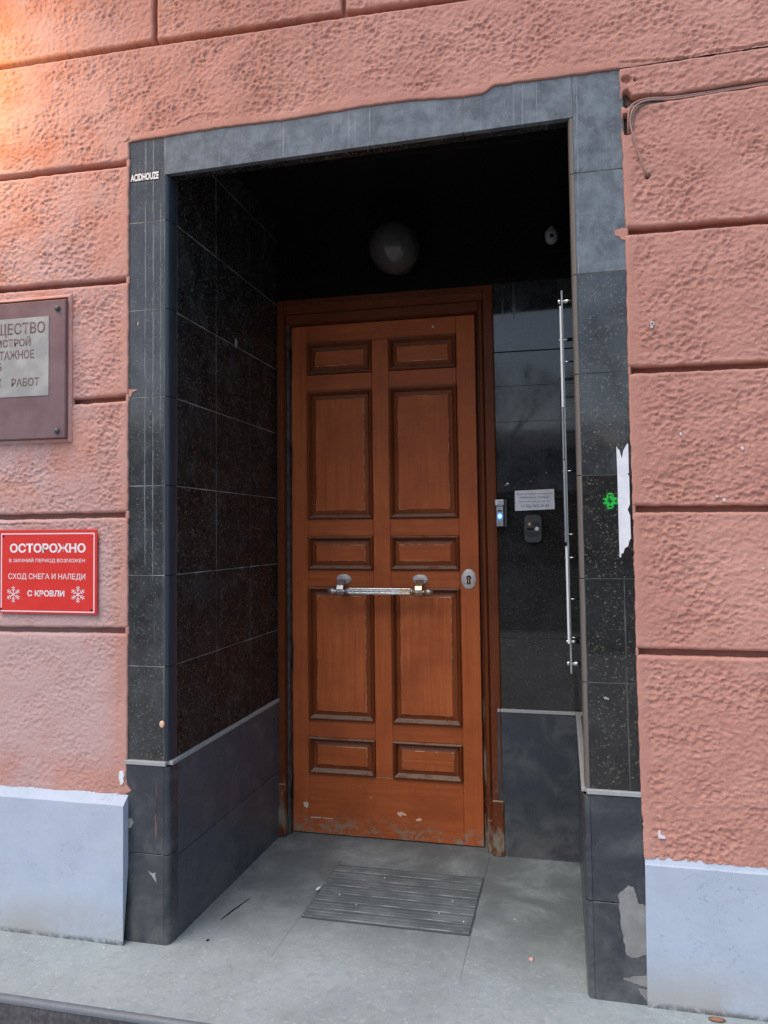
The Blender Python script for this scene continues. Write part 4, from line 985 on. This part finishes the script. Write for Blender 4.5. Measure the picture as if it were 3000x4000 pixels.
# anchors and paint chips on the right wall
q = MB(); q.lathe([(.0048, -.0095), (.0050, -.0125), (.0030, -.0130), (.0024, -.006)], (1.5478, 0, 1.8085), 'y', 14, 1., 1.2, cap=False); q.lathe([(.0042, -.009), (.0036, -.0118), (.0001, -.0122)], (1.5470, 0, 1.7995), 'y', 12); props(obj('wall_anchor', q, M['white']), 'white plastic anchor in the stucco right of the portal', 'wall anchor')
for x, z, s_, lab_ in ((1.6147, 1.5125, .0045, 'white paint chip at mid height of the stucco, nearest the torn paper'), (1.7639, 1.4702, .005, 'white paint chip near the right edge of the picture'),
                       (1.7178, 1.3374, .0065, 'largest white paint chip, just above the groove on the right wall'), (1.7004, 1.3458, .003, 'tiny white speck left of the largest paint chip'), (1.8080, 1.16, .003, 'lowest white paint chip on the right stucco wall')):
    pts = [(x+s_*random.uniform(.5, 1.1)*math.cos(a)*.8, z+s_*random.uniform(.6, 1.2)*math.sin(a)) for a in np.linspace(0, 2*math.pi, 8)[:-1]]
    o = props(obj('paint_chip', MB().poly(pts, -.0112, -.004), M['paper']), lab_, 'paint chip', 'white paint chips on the right wall')
q = MB(); q.poly([(1.5430, .4740), (1.5465, .4750), (1.5475, .4650), (1.5590, .4600), (1.5600, .4560), (1.5420, .4560), (1.5410, .4640)], -.0120, -.004); props(obj('plaster_chip', q, M['paper']), 'white bare chip in the stucco just above the right plinth', 'plaster chip')

# ------------------------------------------------------------------ across the street (seen only as reflections in the granite)
def house(name, label, x0, x1, y, h, wall, nx, nz, lit=()):
    t = thing(name, label, 'building')
    obj('wall', MB().cbox(x0, x1, y-9, y, -.3, h, .02), wall, t)
    obj('roof', MB().convex([(x0-.3, y+.4, h), (x1+.3, y+.4, h), (x1+.3, y-9.4, h), (x0-.3, y-9.4, h), (x0+.5, y-4.5, h+1.6), (x1-.5, y-4.5, h+1.6)], [(0, 1, 2, 3), (0, 1, 5, 4), (2, 3, 4, 5), (0, 3, 4), (1, 2, 5)]), M['roof'], t)
    w = (x1-x0)/nx; zz = (h-.6)/nz
    for i in range(nx):
        for j in range(nz):
            xc, z0 = x0+(i+.5)*w, .6+j*zz
            fr = obj('window', MB().cbox(xc-.62, xc+.62, y+.002, y+.06, z0, z0+1.75, .02), M['signwhite'], t)
            obj('pane', MB().cbox(xc-.52, xc+.52, y+.061, y+.075, z0+.1, z0+1.65, .005), M['warm'] if (i, j) in lit else M['pane'], fr)
    return t
house('town_house', 'two storey pale house across the street, left end', -34, -12, -36, 6.4, M['house'], 7, 2)
house('town_house', 'brick house across the street without lit windows, in the middle', -11.5, 9.5, -38, 5.8, M['house2'], 7, 2)
house('town_house', 'pale house across the street, right end', 10, 36, -36, 6.6, M['house'], 8, 2)
CR = [(-.33, -1), (.33, -1), (.33, -.33), (1, -.33), (1, .33), (.33, .33), (.33, 1), (-.33, 1), (-.33, .33), (-1, .33), (-1, -.33), (-.33, -.33)]
gs = thing('cross_sign', 'lit green cross sign on the brick house across the street', 'sign')
q = MB(); q.poly([(3.66+a*.40, 2.83+b*.40) for a, b in CR], -37.72, -37.90); obj('sign_box', q, M['plastic_dark'], gs)
for sc_, gap in ((.36, .10), (.20, .06)):
    for (a, b), (c_, d) in zip(CR, CR[1:]+CR[:1]):
        if random.random() < .2: continue
        p0, p1 = Vector((3.66+a*sc_, -37.69, 2.83+b*sc_)), Vector((3.66+c_*sc_, -37.69, 2.83+d*sc_))
        obj('light_tube', MB().tube([p0.lerp(p1, gap), p1.lerp(p0, gap)], .030, 6), M['green'], gs)
ol = thing('roof_lamp', 'orange lit lamp box on the roof edge across the street', 'lamp')
q = MB(); q.cbox(3.52, 3.74, -37.60, -37.50, 5.98, 6.12, .01); q.cbox(3.84, 4.02, -37.60, -37.50, 5.90, 6.08, .01); obj('lamp_panel', q, M['warm'], ol)
q = MB(); q.cbox(3.48, 4.06, -37.70, -37.605, 5.80, 6.16, .01); obj('housing', q, M['iron'], ol)
def tree(x, y, h, seed):
    rnd = random.Random(seed); t = thing('bare_tree', ['bare tree in front of the left pale house', 'shortest bare tree, before the brick house', 'tallest bare tree, before the right half of the brick house', 'bare tree in front of the right pale house'][seed], 'tree', group='bare trees across the road')
    tr = MB(); br_ = MB()
    tr.tube([(x, y, -.3), (x+.05, y, h*.25), (x-.05, y+.05, h*.5)], [.22, .17, .13], 8)
    def grow(p, d, L, r, lev):
        e = p + d*L; br_.tube([p, (p+e)/2 + Vector((rnd.uniform(-1, 1), rnd.uniform(-1, 1), rnd.uniform(-.3, .5)))*L*.06, e], [r, r*.8, r*.6], 5)
        if lev > 0:
            for _ in range(3):
                nd = (d + Vector((rnd.uniform(-1, 1), rnd.uniform(-1, 1), rnd.uniform(-.1, .7)))*.75).normalized(); grow(e, nd, L*.72, r*.58, lev-1)
    for k in range(4):
        a = k*1.57+rnd.random(); grow(Vector((x-.05, y+.05, h*.48)), Vector((math.cos(a)*.6, math.sin(a)*.6, .8)).normalized(), h*.2, .08, 4)
    obj('trunk', tr, M['bark'], t); obj('crown', br_, M['bark'], t)
for i, (x, y, h) in enumerate(((-9, -26, 9.), (-1.5, -27, 8.), (4.5, -26, 9.5), (11, -27, 8.5))): tree(x, y, h, i)

# lantern added out of view to put a warm glow on the upper left render
wl = thing('added_lantern', 'added unseen warm lantern beyond the upper left edge', 'lamp')
LX, LY, LZ = -.86, -.34, 2.74
q = MB(); q.tube([(LX, .0, LZ+.22), (LX, -.18, LZ+.26), (LX, LY, LZ+.20)], .012, 8); obj('arm', q, M['iron'], wl)
q = MB(); q.lathe([(.02, .20), (.09, .14), (.095, .12), (.085, .118)], (LX, LY, LZ), 'z', 12, cap=False); obj('hood', q, M['iron'], wl)
q = MB(); q.lathe([(.02, -.06), (.05, -.04), (.06, .02), (.045, .09), (.02, .11)], (LX, LY, LZ), 'z', 16); obj('lamp_glass', q, M['added_lantern_glow'], wl)
ld = bpy.data.lights.new('added_lantern_light', 'POINT'); ld.energy = 12; ld.color = (1., .50, .07); ld.shadow_soft_size = .07
lo_ = bpy.data.objects.new('added_lantern_light', ld); COL.objects.link(lo_); lo_.location = (LX+.12, LY-.02, LZ-.02); lo_.parent = wl
